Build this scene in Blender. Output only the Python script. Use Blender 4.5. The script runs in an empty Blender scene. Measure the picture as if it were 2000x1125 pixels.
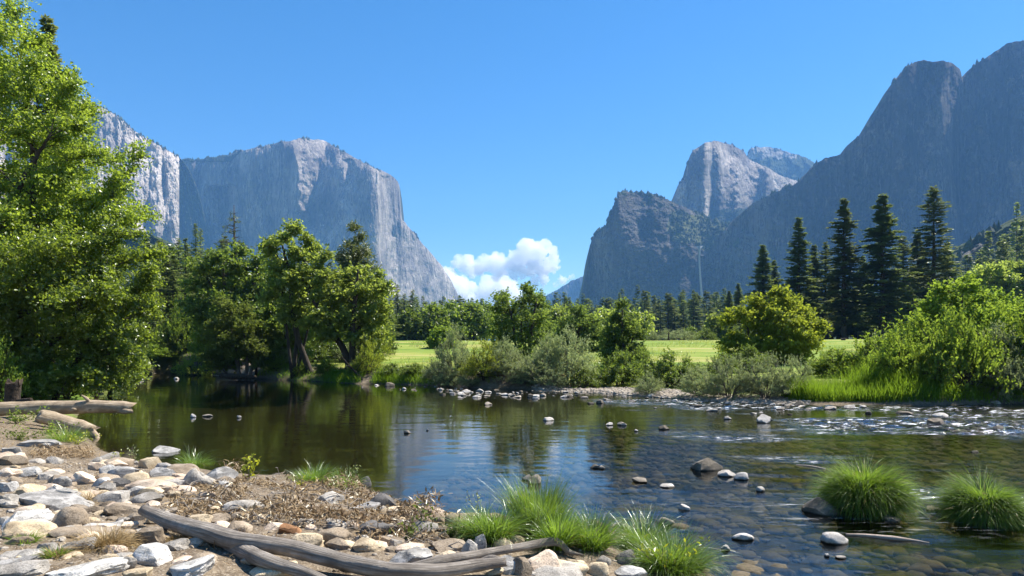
import bpy, bmesh, math, random
import numpy as np
from mathutils import Vector

# ------------------------------------------------------------------ camera, sky, sun, exposure
sc = bpy.context.scene
COL = sc.collection
F, HZ, CAMZ = 1300.0, 690.0, 1.7            # focal length in photo pixels, horizon row, eye height in metres
cam_d = bpy.data.cameras.new('camera'); cam = bpy.data.objects.new('camera', cam_d); COL.objects.link(cam)
cam.location = (0, 0, CAMZ); cam.rotation_euler = (math.pi/2, 0, 0)
cam_d.sensor_width = 36; cam_d.lens = 36*F/2000; cam_d.shift_y = (HZ-562.5)/2000
cam_d.clip_start = .1; cam_d.clip_end = 40000
sc.camera = cam
SUN_AZ, SUN_EL = math.radians(58), math.radians(55)     # to the right of the view, high
sv = Vector((math.sin(SUN_AZ)*math.cos(SUN_EL), math.cos(SUN_AZ)*math.cos(SUN_EL), math.sin(SUN_EL)))
sun_d = bpy.data.lights.new('sun', 'SUN'); sun = bpy.data.objects.new('sun', sun_d); COL.objects.link(sun)
sun_d.energy = 5.0; sun_d.angle = math.radians(.53); sun_d.color = (1, .93, .83)
sun.rotation_euler = sv.to_track_quat('Z', 'Y').to_euler(); sun.location = (0, 0, 60)
world = bpy.data.worlds.new('World'); sc.world = world; world.use_nodes = True
wt = world.node_tree; wt.nodes.clear()
wo = wt.nodes.new('ShaderNodeOutputWorld'); wb = wt.nodes.new('ShaderNodeBackground')
sky = wt.nodes.new('ShaderNodeTexSky'); sky.sky_type = 'NISHITA'; sky.sun_disc = False
sky.sun_elevation = SUN_EL; sky.sun_rotation = SUN_AZ; sky.altitude = 1200
sky.air_density = 1.15; sky.dust_density = .25; sky.ozone_density = 2.2
hs = wt.nodes.new('ShaderNodeHueSaturation'); hs.inputs['Saturation'].default_value = 1.37
wt.links.new(sky.outputs[0], hs.inputs['Color']); wt.links.new(hs.outputs[0], wb.inputs['Color'])
wb.inputs['Strength'].default_value = .068
wt.links.new(wb.outputs[0], wo.inputs[0])
sc.view_settings.view_transform = 'Standard'; sc.view_settings.look = 'None'
sc.view_settings.exposure = 1.25; sc.view_settings.gamma = 1
sc.render.engine = 'CYCLES'
cy = sc.cycles
cy.use_denoising = True; cy.max_bounces = 20; cy.diffuse_bounces = 3; cy.glossy_bounces = 4
cy.transmission_bounces = 6; cy.transparent_max_bounces = 16; cy.volume_bounces = 14
cy.sample_clamp_indirect = 6; cy.caustics_reflective = False; cy.caustics_refractive = False

# ------------------------------------------------------------------ helpers
def lk(t, a, b): t.links.new(a, b)
def P(px, py, Y):                              # photo pixel at distance Y -> world point
    return np.array([(px-1000)/F*Y, Y, CAMZ+(HZ-py)/F*Y])
def hash3(i, j, k, seed):
    h = (i.astype(np.int64)*374761393 + j.astype(np.int64)*668265263 + k.astype(np.int64)*2147483647 + seed*1274126177) & 0xffffffff
    h = ((h ^ (h >> 13))*1274126177) & 0xffffffff
    h = (h ^ (h >> 16))
    return (h & 0xffffff)/float(0xffffff)
def vnoise(x, y, z, seed=0):
    x, y, z = np.broadcast_arrays(np.asarray(x, float), np.asarray(y, float), np.asarray(z, float))
    xi, yi, zi = np.floor(x), np.floor(y), np.floor(z)
    fx, fy, fz = x-xi, y-yi, z-zi
    fx, fy, fz = [f*f*f*(f*(f*6-15)+10) for f in (fx, fy, fz)]
    r = 0
    for a in (0, 1):
        for b in (0, 1):
            for c in (0, 1):
                w = (fx if a else 1-fx)*(fy if b else 1-fy)*(fz if c else 1-fz)
                r = r + w*hash3(xi+a, yi+b, zi+c, seed)
    return r*2-1
def fbm(x, y, z=0, octv=4, seed=0, gain=.5, lac=2.07):
    r = 0; a = 1; n = 0
    x = np.asarray(x, float); y = np.asarray(y, float); z = np.asarray(z, float)
    for o in range(octv):
        r = r + a*vnoise(x, y, z, seed+o*17); n += a
        a *= gain; x = x*lac+5.1; y = y*lac+3.7; z = z*lac+1.3
    return r/n*1.6
def sstep(a, b, x):
    t = np.clip((x-a)/(b-a), 0, 1); return t*t*(3-2*t)
def in_poly(x, y, poly):
    poly = np.asarray(poly, float); r = np.zeros(np.shape(x), bool); n = len(poly)
    for i in range(n):
        x0, y0 = poly[i]; x1, y1 = poly[(i+1) % n]
        if y0 == y1: continue
        c = ((y0 > y) != (y1 > y)) & (x < (x1-x0)*(y-y0)/(y1-y0)+x0)
        r ^= c
    return r
def mesh_data(name, V, polys, mats=(), smooth=False, attr=None, midx=None):
    V = np.asarray(V, np.float32); polys = [np.asarray(p, np.int32) for p in polys if len(p)]
    me = bpy.data.meshes.new(name)
    me.vertices.add(len(V)); me.vertices.foreach_set('co', V.ravel())
    nl = sum(p.size for p in polys); npoly = sum(len(p) for p in polys)
    me.loops.add(nl); me.loops.foreach_set('vertex_index', np.concatenate([p.ravel() for p in polys]))
    tot = np.concatenate([np.full(len(p), p.shape[1], np.int32) for p in polys])
    st = np.concatenate([[0], np.cumsum(tot)[:-1]]).astype(np.int32)
    me.polygons.add(npoly); me.polygons.foreach_set('loop_start', st)
    if midx is not None: me.polygons.foreach_set('material_index', np.asarray(midx, np.int32))
    me.polygons.foreach_set('use_smooth', np.full(npoly, smooth))
    for m in mats: me.materials.append(m)
    me.update(calc_edges=True)
    if attr:
        for an, av in attr.items():
            a = me.attributes.new(an, 'FLOAT', 'POINT'); a.data.foreach_set('value', np.asarray(av, np.float32).ravel())
    return me
def tag(o, label=None, cat=None, group=None, kind=None):
    if label: o['label'] = label
    if cat: o['category'] = cat
    if group: o['group'] = group
    if kind: o['kind'] = kind
    return o
def link(name, me, parent=None, loc=(0, 0, 0)):
    o = bpy.data.objects.new(name, me); COL.objects.link(o); o.location = loc
    if parent: o.parent = parent
    return o
def empty(name, loc, rz=0):
    o = bpy.data.objects.new(name, None); COL.objects.link(o); o.location = loc; o.rotation_euler = (0, 0, rz)
    o.empty_display_size = .2; return o
def dup(root, loc, rz=0, s=(1, 1, 1), label=None, group=None):
    r = root.copy(); COL.objects.link(r); r.location = loc; r.rotation_euler = (0, 0, rz); r.scale = s
    if label: r['label'] = label
    if group: r['group'] = group
    for ch in root.children:
        c = ch.copy(); COL.objects.link(c); c.parent = r
        for g in ch.children:
            d = g.copy(); COL.objects.link(d); d.parent = c
    return r
class MB:                                       # collects triangles and quads for ONE mesh
    def __init__(s): s.V = []; s.T = []; s.Q = []; s.n = 0
    def add(s, V, T=None, Q=None):
        V = np.asarray(V, float).reshape(-1, 3)
        if T is not None and len(T): s.T.append(np.asarray(T)+s.n)
        if Q is not None and len(Q): s.Q.append(np.asarray(Q)+s.n)
        s.V.append(V); s.n += len(V)
    def verts(s): return np.concatenate(s.V)
    def data(s, name, mats, smooth=False, off=(0, 0, 0), attr=None):
        po = []
        if s.T: po.append(np.concatenate(s.T))
        if s.Q: po.append(np.concatenate(s.Q))
        return mesh_data(name, np.concatenate(s.V)-np.asarray(off), po, mats, smooth, attr)
def nrm(v): return v/np.maximum(np.linalg.norm(v, axis=-1, keepdims=True), 1e-9)
def tube(path, rad, n=7, mb=None, cap=True):
    path = np.asarray(path, float); m = len(path); rad = np.broadcast_to(np.asarray(rad, float), (m,))
    t = nrm(np.gradient(path, axis=0))
    u = np.cross(t[0], [0, 0, 1.]);
    if np.linalg.norm(u) < .1: u = np.cross(t[0], [1., 0, 0])
    us = []
    for i in range(m):
        u = u-t[i]*np.dot(u, t[i]); u = u/max(np.linalg.norm(u), 1e-9); us.append(u)
    us = np.array(us); vs = np.cross(t, us)
    a = np.arange(n)*2*math.pi/n
    ring = path[:, None]+rad[:, None, None]*(us[:, None]*np.cos(a)[None, :, None]+vs[:, None]*np.sin(a)[None, :, None])
    V = ring.reshape(-1, 3)
    i, j = np.meshgrid(np.arange(m-1), np.arange(n), indexing='ij')
    Q = np.stack([i*n+j, i*n+(j+1) % n, (i+1)*n+(j+1) % n, (i+1)*n+j], -1).reshape(-1, 4)
    T = []
    if cap:
        V = np.concatenate([V, path[:1], path[-1:]]); k = m*n
        jj = np.arange(n)
        T = np.concatenate([np.stack([(jj+1) % n, jj, np.full(n, k)], -1), np.stack([(m-1)*n+jj, (m-1)*n+(jj+1) % n, np.full(n, k+1)], -1)])
    if mb is not None: mb.add(V, T, Q)
    return V, T, Q
def bez(a, b, c, n):
    t = np.linspace(0, 1, n)[:, None]; return (1-t)**2*np.asarray(a)+2*t*(1-t)*np.asarray(b)+t*t*np.asarray(c)
def smooth_path(pts, k=6):
    pts = np.asarray(pts, float); n = len(pts)
    if n < 3: return np.linspace(pts[0], pts[-1], k+1)
    ext = np.vstack([2*pts[0]-pts[1], pts, 2*pts[-1]-pts[-2]]); out = []
    for i in range(1, n):
        p0, p1, p2, p3 = ext[i-1:i+3]
        for t in np.linspace(0, 1, k, endpoint=False):
            out.append(.5*((2*p1)+(-p0+p2)*t+(2*p0-5*p1+4*p2-p3)*t*t+(-p0+3*p1-3*p2+p3)*t**3))
    out.append(pts[-1]); return np.array(out)
_ico = {}
def ico(sub):
    if sub not in _ico:
        bm = bmesh.new(); bmesh.ops.create_icosphere(bm, subdivisions=sub, radius=1)
        _ico[sub] = (np.array([v.co[:] for v in bm.verts]), np.array([[v.index for v in f.verts] for f in bm.faces])); bm.free()
    return _ico[sub]

# ------------------------------------------------------------------ materials
def new_mat(name):
    m = bpy.data.materials.new(name); m.use_nodes = True; t = m.node_tree; t.nodes.clear()
    out = t.nodes.new('ShaderNodeOutputMaterial'); return m, t, out
def nd(t, typ, **kw):
    n = t.nodes.new('ShaderNode'+typ)
    for k, v in kw.items():
        if k in n.inputs.keys(): n.inputs[k].default_value = v
        else: setattr(n, k, v)
    return n
def ramp(t, fac, stops):
    r = nd(t, 'ValToRGB'); e = r.color_ramp.elements
    while len(e) < len(stops): e.new(.5)
    for el, (p, c) in zip(e, stops): el.position = p; el.color = (*c, 1) if len(c) == 3 else c
    if fac is not None: lk(t, fac, r.inputs['Fac'])
    return r.outputs['Color']
def mixc(t, fac, a, b, mode='MIX'):
    m = nd(t, 'Mix', data_type='RGBA', blend_type=mode)
    for s, v in ((m.inputs[0], fac), (m.inputs[6], a), (m.inputs[7], b)):
        if isinstance(v, (int, float)): s.default_value = v
        elif isinstance(v, tuple): s.default_value = (*v, 1)
        else: lk(t, v, s)
    return m.outputs[2]
def math_(t, op, a, b=None, clamp=False):
    m = nd(t, 'Math', operation=op, use_clamp=clamp)
    for s, v in ((m.inputs[0], a), (m.inputs[1], b)):
        if v is None: continue
        if isinstance(v, (int, float)): s.default_value = v
        else: lk(t, v, s)
    return m.outputs[0]
def mapped(t, coord, scale, out='Object'):
    if coord == 'pos': src = nd(t, 'NewGeometry').outputs['Position']
    else: src = nd(t, 'TexCoord').outputs[out]
    mp = nd(t, 'Mapping'); mp.inputs['Scale'].default_value = scale; lk(t, src, mp.inputs['Vector']); return mp.outputs[0]
def noise(t, vec, scale, detail=5, rough=.55, dist=0):
    n = nd(t, 'TexNoise'); n.inputs['Scale'].default_value = scale; n.inputs['Detail'].default_value = detail
    n.inputs['Roughness'].default_value = rough; n.inputs['Distortion'].default_value = dist
    lk(t, vec, n.inputs['Vector']); return n.outputs['Fac']
def bump(t, h, strength, dist, base=None):
    b = nd(t, 'Bump'); b.inputs['Strength'].default_value = strength; b.inputs['Distance'].default_value = dist
    lk(t, h, b.inputs['Height'])
    if base is not None: lk(t, base, b.inputs['Normal'])
    return b.outputs[0]
def principled(t, out, color, rough=.8, normal=None, spec=.3):
    p = nd(t, 'BsdfPrincipled'); p.inputs['Roughness'].default_value = rough; p.inputs['Specular IOR Level'].default_value = spec
    if isinstance(color, tuple): p.inputs['Base Color'].default_value = (*color, 1)
    else: lk(t, color, p.inputs['Base Color'])
    if normal is not None: lk(t, normal, p.inputs['Normal'])
    lk(t, p.outputs[0], out.inputs[0]); return p

def leaf_mat(name, c1, c2, trans, tmix=.5, gloss=.05, grough=.35):
    m, t, out = new_mat(name)
    g = nd(t, 'NewGeometry'); oi = nd(t, 'ObjectInfo')
    n = noise(t, mapped(t, 'pos', (1, 1, 1)), .9, 3)
    f = math_(t, 'ADD', math_(t, 'MULTIPLY', g.outputs['Random Per Island'], .7), math_(t, 'SUBTRACT', math_(t, 'MULTIPLY', n, 1.3), .5), True)
    c = mixc(t, f, c1, c2)
    v = math_(t, 'ADD', math_(t, 'MULTIPLY', oi.outputs['Random'], .35), .82)
    c = mixc(t, 1.0, c, nd_rgb(t, v), 'MULTIPLY')
    d = nd(t, 'BsdfDiffuse'); lk(t, c, d.inputs[0])
    tr = nd(t, 'BsdfTranslucent'); tc = mixc(t, 1.0, mixc(t, f, tuple(x*.75 for x in trans), trans), nd_rgb(t, v), 'MULTIPLY'); lk(t, tc, tr.inputs[0])
    mx = nd(t, 'MixShader'); mx.inputs[0].default_value = tmix; lk(t, d.outputs[0], mx.inputs[1]); lk(t, tr.outputs[0], mx.inputs[2])
    gl = nd(t, 'BsdfGlossy'); gl.inputs['Roughness'].default_value = grough; gl.inputs['Color'].default_value = (.9, .95, .9, 1)
    m2 = nd(t, 'MixShader'); m2.inputs[0].default_value = gloss; lk(t, mx.outputs[0], m2.inputs[1]); lk(t, gl.outputs[0], m2.inputs[2])
    lk(t, m2.outputs[0], out.inputs[0]); return m
def nd_rgb(t, v):
    c = nd(t, 'CombineColor')
    for i in range(3): lk(t, v, c.inputs[i])
    return c.outputs[0]
def bark_mat(name, c1, c2, scale=6):
    m, t, out = new_mat(name)
    v = mapped(t, 'pos', (1, 1, .25)); n = noise(t, v, scale, 6, .65)
    principled(t, out, ramp(t, n, [(.3, c1), (.7, c2)]), .9, bump(t, n, .6, .03)); return m
def rock_mat(name, a, b, dark, vein=0, wet=0, sc_=6.5):
    m, t, out = new_mat(name)
    oi = nd(t, 'ObjectInfo')
    tc = nd(t, 'TexCoord').outputs['Object']
    ad = nd(t, 'VectorMath', operation='ADD'); lk(t, tc, ad.inputs[0])
    cx = nd(t, 'CombineXYZ'); lk(t, math_(t, 'MULTIPLY', oi.outputs['Random'], 37.0), cx.inputs[0]); lk(t, math_(t, 'MULTIPLY', oi.outputs['Random'], 91.0), cx.inputs[1])
    lk(t, cx.outputs[0], ad.inputs[1]); v = ad.outputs[0]
    n1 = noise(t, v, sc_, 6, .6); n2 = noise(t, v, sc_*14, 3, .7); n3 = noise(t, v, sc_*45, 2, .6)
    c = ramp(t, n1, [(.28, dark), (.43, a), (.62, b)])
    c = mixc(t, math_(t, 'MULTIPLY', ramp_f(t, n2, .50, .64), .75), c, dark)
    c = mixc(t, math_(t, 'MULTIPLY', ramp_f(t, n3, .55, .7), .35), c, tuple(min(1, x*1.5) for x in b))
    if vein:
        mp = nd(t, 'Mapping'); mp.inputs['Rotation'].default_value = (.5, .4, .3); mp.inputs['Scale'].default_value = (1, 1, 5); lk(t, v, mp.inputs['Vector'])
        n4 = noise(t, mp.outputs[0], sc_*1.1, 5, .6, .6)
        c = mixc(t, math_(t, 'MULTIPLY', ramp_f(t, n4, .52, .6), vein), c, (.62, .6, .57))
        c = mixc(t, math_(t, 'MULTIPLY', ramp_f(t, n4, .42, .36), vein*.7), c, (.10, .10, .10))
    val = math_(t, 'ADD', math_(t, 'MULTIPLY', oi.outputs['Random'], .5), .78)
    c = mixc(t, 1.0, c, nd_rgb(t, val), 'MULTIPLY')
    if wet:                                     # damp, algae-dark band just above the water level
        z = nd(t, 'SeparateXYZ'); lk(t, nd(t, 'NewGeometry').outputs['Position'], z.inputs[0])
        zz = math_(t, 'ADD', z.outputs[2], math_(t, 'MULTIPLY', math_(t, 'SUBTRACT', n1, .5), .035))
        c = mixc(t, ramp_f(t, zz, .022, .006), c, (.035, .032, .024))
    hb = math_(t, 'ADD', n1, math_(t, 'MULTIPLY', n2, .35))
    principled(t, out, c, .82, bump(t, hb, .85, .022), .2); return m
def ramp_f(t, v, a, b):
    mr = nd(t, 'MapRange'); mr.inputs['From Min'].default_value = a; mr.inputs['From Max'].default_value = b
    lk(t, v, mr.inputs['Value']); return mr.outputs[0]
# ------------------------------------------------------------------ ground: one sheet with the river bed cut into it
def shore(l): return [((px-1000)/F*CAMZ*F/(py-HZ), CAMZ*F/(py-HZ)) for px, py in l]
NEAR = shore([(330, 728), (262, 731), (225, 738), (200, 752), (185, 775), (160, 800), (140, 830), (175, 858), (205, 882), (270, 903), (330, 906), (400, 916), (470, 930), (560, 934), (640, 936), (700, 950), (780, 987), (880, 1003),
              (1000, 1010), (1150, 1030), (1215, 1040), (1270, 1070), (1370, 1128), (1440, 1280)]) + [(1.9, 2.4), (2.6, 0), (6, -25)]
FAR = [(90, -25), (90, 19), (40, 22.3)] + shore([(2000, 789), (1900, 792), (1800, 793), (1700, 792), (1600, 791), (1450, 788), (1300, 777), (1150, 766), (1000, 760), (930, 759), (860, 754), (760, 750), (700, 750), (600, 744), (520, 741), (450, 735), (390, 730)])
RIVER = np.array(NEAR+FAR); NN = len(NEAR)
def river_sd(x, y):                              # signed distance to the water's edge (+ on land) and whether the near bank is closest
    x = np.asarray(x, float); y = np.asarray(y, float)
    best = np.full(x.shape, 1e9); near = np.zeros(x.shape, bool); n = len(RIVER)
    for i in range(n):
        a = RIVER[i]; b = RIVER[(i+1) % n]; d = b-a; L = (d*d).sum()
        t = np.clip(((x-a[0])*d[0]+(y-a[1])*d[1])/L, 0, 1)
        dd = np.hypot(x-a[0]-t*d[0], y-a[1]-t*d[1])
        m = dd < best; best = np.where(m, dd, best); near = np.where(m, i < NN-1, near)
    ins = in_poly(x, y, RIVER)
    return np.where(ins, -best, best), near
def gh(x, y):
    x = np.asarray(x, float); y = np.asarray(y, float)
    wob = .28*fbm(x*.5, y*.5, 0, 3, 5)
    d, near = river_sd(x, y)
    d = d+wob*np.clip(np.abs(d)/1.5, .15, 1)
    n1 = fbm(x*.25, y*.25, 0, 3, 8); n2 = fbm(x*1.7, y*1.7, 0, 3, 9)
    hn = .52*(1-np.exp(-np.maximum(d, 0)/1.7))+.045*n1*sstep(.3, 2, d)+.02*n2*sstep(.1, .8, d)
    gw = 5.0*sstep(1.5, 4, x)*(1-sstep(6, 9, x))+1.8*sstep(6, 8, x)*(1-sstep(11, 13, x))                       # width of the gravel bar on the far side
    hf = .05*sstep(0, .3, d)+.1*sstep(0, np.maximum(gw, .4), d)+.6*sstep(gw, gw+1.6, d)+.3*sstep(2, 14, d)+.05*n1*sstep(.5, 3, d)+.12*n1*sstep(8, 30, d)
    land = np.where(near, hn, hf)
    far = np.hypot(x, y)
    rise = sstep(38, 95, far); land = land*(1-rise)+rise*(CAMZ+.0185*far+.05*n1)
    dep = .22+.2*sstep(4, -2, x)+.9*sstep(1, -9, x)*sstep(7, 13, y)
    bed = -(.04*sstep(0, .2, -d)+dep*sstep(0, 3.2, -d)*(1+.25*n1))+.05*n2*sstep(0, 1, -d)
    return np.where(d > 0, np.maximum(land, .004), np.minimum(bed, -.004))
_hitY = np.geomspace(1.6, 900, 1000)
def hit(px, py, water=False):                     # where a photo pixel meets the ground
    x = (px-1000)/F*_hitY; h = gh(x, _hitY)
    if water: h = np.maximum(h, 0)
    ray = CAMZ-(py-HZ)/F*_hitY
    s = np.where(ray <= h)[0]
    if not len(s): return np.array([x[-1], _hitY[-1], h[-1]])
    i = s[0]
    if i == 0: return np.array([x[0], _hitY[0], h[0]])
    a = ray[i-1]-h[i-1]; b = h[i]-ray[i]; w = a/(a+b+1e-9)
    Y = _hitY[i-1]+(_hitY[i]-_hitY[i-1])*w
    return np.array([(px-1000)/F*Y, Y, h[i-1]+(h[i]-h[i-1])*w])
def gz(x, y): return float(gh(np.array([x]), np.array([y]))[0])

nr, na = 430, 420
rr = np.concatenate([np.geomspace(4.4, 60, 300), np.geomspace(62, 5100, nr-300)])
aa = np.radians(np.linspace(-78, 78, na))
A_, R_ = np.meshgrid(aa, rr)
GX, GY = R_*np.sin(A_), R_*np.cos(A_)-3.0
GZ = gh(GX, GY)
ii, jj = np.meshgrid(np.arange(nr-1), np.arange(na-1), indexing='ij')
Q = np.stack([ii*na+jj, ii*na+jj+1, (ii+1)*na+jj+1, (ii+1)*na+jj], -1).reshape(-1, 4)[:, ::-1]
dsh, nrb = river_sd(GX, GY)
a_near = (nrb & (dsh > -50) & (GY < 26) ).astype(float)
sand = np.where(nrb & (GY < 15) & (GX > -12), 1.0, 0)*sstep(-.2, .6, dsh)
meadow = np.where(~nrb, np.where(GX > 12, sstep(.2, 1.0, dsh), sstep(1.2, 3, dsh)), sstep(14, 20, GY)*(dsh > 0))
m_ground, t, out = new_mat('ground_soil')
v = mapped(t, 'pos', (1, 1, 1))
n1 = noise(t, v, .6, 6, .6); n2 = noise(t, v, 8, 6, .65); n3 = noise(t, v, 60, 3, .6)
soil = ramp(t, n2, [(.3, (.075, .055, .036)), (.5, (.15, .115, .078)), (.7, (.24, .195, .14))])
soil = mixc(t, ramp_f(t, n3, .5, .7), soil, (.34, .29, .22))
at = nd(t, 'Attribute', attribute_name='meadow'); ats = nd(t, 'Attribute', attribute_name='bed')
vm = mapped(t, 'pos', (.05, .16, 1)); n4 = noise(t, vm, 1.2, 5, .6)
grass = ramp(t, n4, [(.34, (.09, .15, .022)), (.47, (.17, .25, .035)), (.55, (.27, .30, .06)), (.66, (.38, .34, .13))])
grass = mixc(t, math_(t, 'MULTIPLY', n2, .4), grass, (.07, .12, .018))
c = mixc(t, at.outputs['Fac'], soil, grass)
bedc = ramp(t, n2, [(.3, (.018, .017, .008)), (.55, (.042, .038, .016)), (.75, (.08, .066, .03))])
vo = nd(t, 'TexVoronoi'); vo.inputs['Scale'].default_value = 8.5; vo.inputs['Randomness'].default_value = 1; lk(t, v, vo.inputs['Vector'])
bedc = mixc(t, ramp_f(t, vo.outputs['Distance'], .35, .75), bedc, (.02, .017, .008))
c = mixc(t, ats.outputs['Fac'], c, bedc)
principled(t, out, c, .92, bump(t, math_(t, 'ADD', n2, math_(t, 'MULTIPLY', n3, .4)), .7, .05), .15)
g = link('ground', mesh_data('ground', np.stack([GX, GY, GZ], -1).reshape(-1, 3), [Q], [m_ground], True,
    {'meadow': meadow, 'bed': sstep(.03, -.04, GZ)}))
tag(g, 'sandy near bank, river bed and flat green meadow floor of the valley', 'ground', kind='structure')

# ------------------------------------------------------------------ river water
def wave(x, y):
    rf = sstep(2, 7, x)*sstep(6, 10, y)*(1-sstep(26, 30, y))+.10*sstep(-1, 2.5, x)*sstep(4, 7, y)*(1-sstep(11, 17, y))
    st = sstep(-.38, .4, fbm(x*.22, y*.42, 0, 3, 71))                     # streaks of faster water
    rf = rf*(.1+1.9*st*st)
    w = .0022*fbm(x*.8, y*2.2, 0, 3, 21)+.0012*fbm(x*2.3, y*5, 0, 2, 22)
    big = .036*fbm(x*1.6, y*4.2, 0, 4, 23, .55)+.006*fbm(x*5.5, y*12, 0, 2, 25)
    return w+big*rf, rf
ny, nx = 520, 560
ys = np.concatenate([np.linspace(-24, 2.4, 20)[:-1], np.geomspace(2.4, 46, ny-60), np.linspace(46.2, 64, 41)])
xs = np.linspace(-1, 1, nx); xs = np.sign(xs)*(np.abs(xs)*30+np.abs(xs)**4*50)
WX, WY = np.meshgrid(xs, ys); ny = len(ys)
WZ, RF = wave(WX, WY)
ii, jj = np.meshgrid(np.arange(ny-1), np.arange(nx-1), indexing='ij')
Q = np.stack([ii*nx+jj, ii*nx+jj+1, (ii+1)*nx+jj+1, (ii+1)*nx+jj], -1).reshape(-1, 4)
dW, _ = river_sd(WX, WY)
fm = (dW.reshape(ny, nx) < 1.2)
keep = (fm[:-1, :-1] | fm[1:, 1:]).ravel()
Q = Q[keep]; used = np.unique(Q); remap = np.zeros(ny*nx, np.int64); remap[used] = np.arange(len(used)); Q = remap[Q]
m_water, t, out = new_mat('river_water')
at = nd(t, 'Attribute', attribute_name='riffle')
v1 = mapped(t, 'pos', (.75, 2.0, 1)); v2 = mapped(t, 'pos', (1.4, 3.6, 1))
h1 = noise(t, v1, 1.6, 3, .5, .3); h2 = noise(t, v2, 4.5, 4, .6, .4); h3 = noise(t, v2, 16, 3, .6)
hh = math_(t, 'ADD', h1, math_(t, 'MULTIPLY', h2, .28))
nb = bump(t, hh, .11, .022)
st2 = math_(t, 'MULTIPLY', at.outputs['Fac'], .5)
b2 = nd(t, 'Bump'); b2.inputs['Distance'].default_value = .08; lk(t, st2, b2.inputs['Strength']); lk(t, math_(t, 'ADD', h2, math_(t, 'MULTIPLY', h3, .3)), b2.inputs['Height']); lk(t, nb, b2.inputs['Normal'])
fr = nd(t, 'Fresnel'); fr.inputs['IOR'].default_value = 1.333; lk(t, b2.outputs[0], fr.inputs['Normal'])
tr = nd(t, 'BsdfTransparent'); tr.inputs[0].default_value = (.60, .60, .44, 1)
gl = nd(t, 'BsdfGlossy'); gl.inputs['Roughness'].default_value = .04; gl.inputs['Color'].default_value = (1, 1, 1, 1); lk(t, b2.outputs[0], gl.inputs['Normal'])
mx = nd(t, 'MixShader'); lk(t, fr.outputs[0], mx.inputs[0]); lk(t, tr.outputs[0], mx.inputs[1]); lk(t, gl.outputs[0], mx.inputs[2])
fo = nd(t, 'BsdfDiffuse'); fo.inputs[0].default_value = (.85, .87, .88, 1)  # white riffle flecks: foam, and sun glints painted in as colour
fn = noise(t, mapped(t, 'pos', (.5, 2.2, 1)), 5, 6, .72)
fl = noise(t, mapped(t, 'pos', (.35, 1.1, 1)), 1.6, 3, .6)
ff = math_(t, 'MULTIPLY', math_(t, 'MULTIPLY', ramp_f(t, fn, .55, .60), ramp_f(t, fl, .42, .54)), ramp_f(t, at.outputs['Fac'], .14, .6), True)
m3 = nd(t, 'MixShader'); lk(t, math_(t, 'MULTIPLY', ff, .8), m3.inputs[0]); lk(t, mx.outputs[0], m3.inputs[1]); lk(t, fo.outputs[0], m3.inputs[2])
lk(t, m3.outputs[0], out.inputs[0])
wv = np.stack([WX, WY, WZ], -1).reshape(-1, 3)[used]
w = link('river_water', mesh_data('river_water', wv, [Q], [m_water], True, {'riffle': RF.ravel()[used]}))
tag(w, 'clear shallow river, glassy on the left and rippling with sparkles on the right', 'river', kind='structure')
# ------------------------------------------------------------------ cliffs and mountains
def ramp_f2(t, v, a, b, c, d):
    mr = nd(t, 'MapRange'); lk(t, v, mr.inputs['Value'])
    for k, x in zip(('From Min', 'From Max', 'To Min', 'To Max'), (a, b, c, d)): mr.inputs[k].default_value = x
    return mr.outputs[0]
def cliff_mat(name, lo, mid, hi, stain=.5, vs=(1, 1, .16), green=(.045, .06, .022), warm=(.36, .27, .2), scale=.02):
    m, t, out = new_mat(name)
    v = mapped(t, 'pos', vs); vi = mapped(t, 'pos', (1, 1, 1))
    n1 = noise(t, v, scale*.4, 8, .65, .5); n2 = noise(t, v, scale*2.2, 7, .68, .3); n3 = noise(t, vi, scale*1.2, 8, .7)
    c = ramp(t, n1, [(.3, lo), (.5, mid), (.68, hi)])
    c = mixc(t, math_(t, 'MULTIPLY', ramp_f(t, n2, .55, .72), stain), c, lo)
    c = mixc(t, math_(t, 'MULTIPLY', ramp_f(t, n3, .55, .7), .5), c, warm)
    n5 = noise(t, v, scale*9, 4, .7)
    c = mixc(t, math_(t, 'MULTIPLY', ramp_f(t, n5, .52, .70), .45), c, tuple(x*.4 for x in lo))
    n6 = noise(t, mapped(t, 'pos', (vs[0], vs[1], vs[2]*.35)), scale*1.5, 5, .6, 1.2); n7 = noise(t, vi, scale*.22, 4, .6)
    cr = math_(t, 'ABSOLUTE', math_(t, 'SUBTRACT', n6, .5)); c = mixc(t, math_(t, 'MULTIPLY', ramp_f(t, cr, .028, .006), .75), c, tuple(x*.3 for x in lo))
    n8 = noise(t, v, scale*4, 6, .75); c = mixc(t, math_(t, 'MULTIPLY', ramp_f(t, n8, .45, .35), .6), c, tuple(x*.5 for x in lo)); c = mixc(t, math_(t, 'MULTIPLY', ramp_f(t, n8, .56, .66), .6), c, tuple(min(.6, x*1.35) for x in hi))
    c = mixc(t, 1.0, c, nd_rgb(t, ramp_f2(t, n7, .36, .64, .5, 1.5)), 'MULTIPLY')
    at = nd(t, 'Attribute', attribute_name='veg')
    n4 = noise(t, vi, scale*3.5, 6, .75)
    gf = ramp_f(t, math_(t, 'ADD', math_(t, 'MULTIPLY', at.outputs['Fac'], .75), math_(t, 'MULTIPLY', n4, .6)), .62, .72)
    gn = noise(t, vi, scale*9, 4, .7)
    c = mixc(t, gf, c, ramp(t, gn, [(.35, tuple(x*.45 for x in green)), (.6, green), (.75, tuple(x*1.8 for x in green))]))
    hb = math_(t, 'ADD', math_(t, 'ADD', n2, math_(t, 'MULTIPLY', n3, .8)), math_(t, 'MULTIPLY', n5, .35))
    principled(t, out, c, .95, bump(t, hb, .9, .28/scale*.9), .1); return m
RIM = MB()
def low_conifer(rng, n):                          # tiny far tree: trunkless stack of two rough cones
    pass
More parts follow.
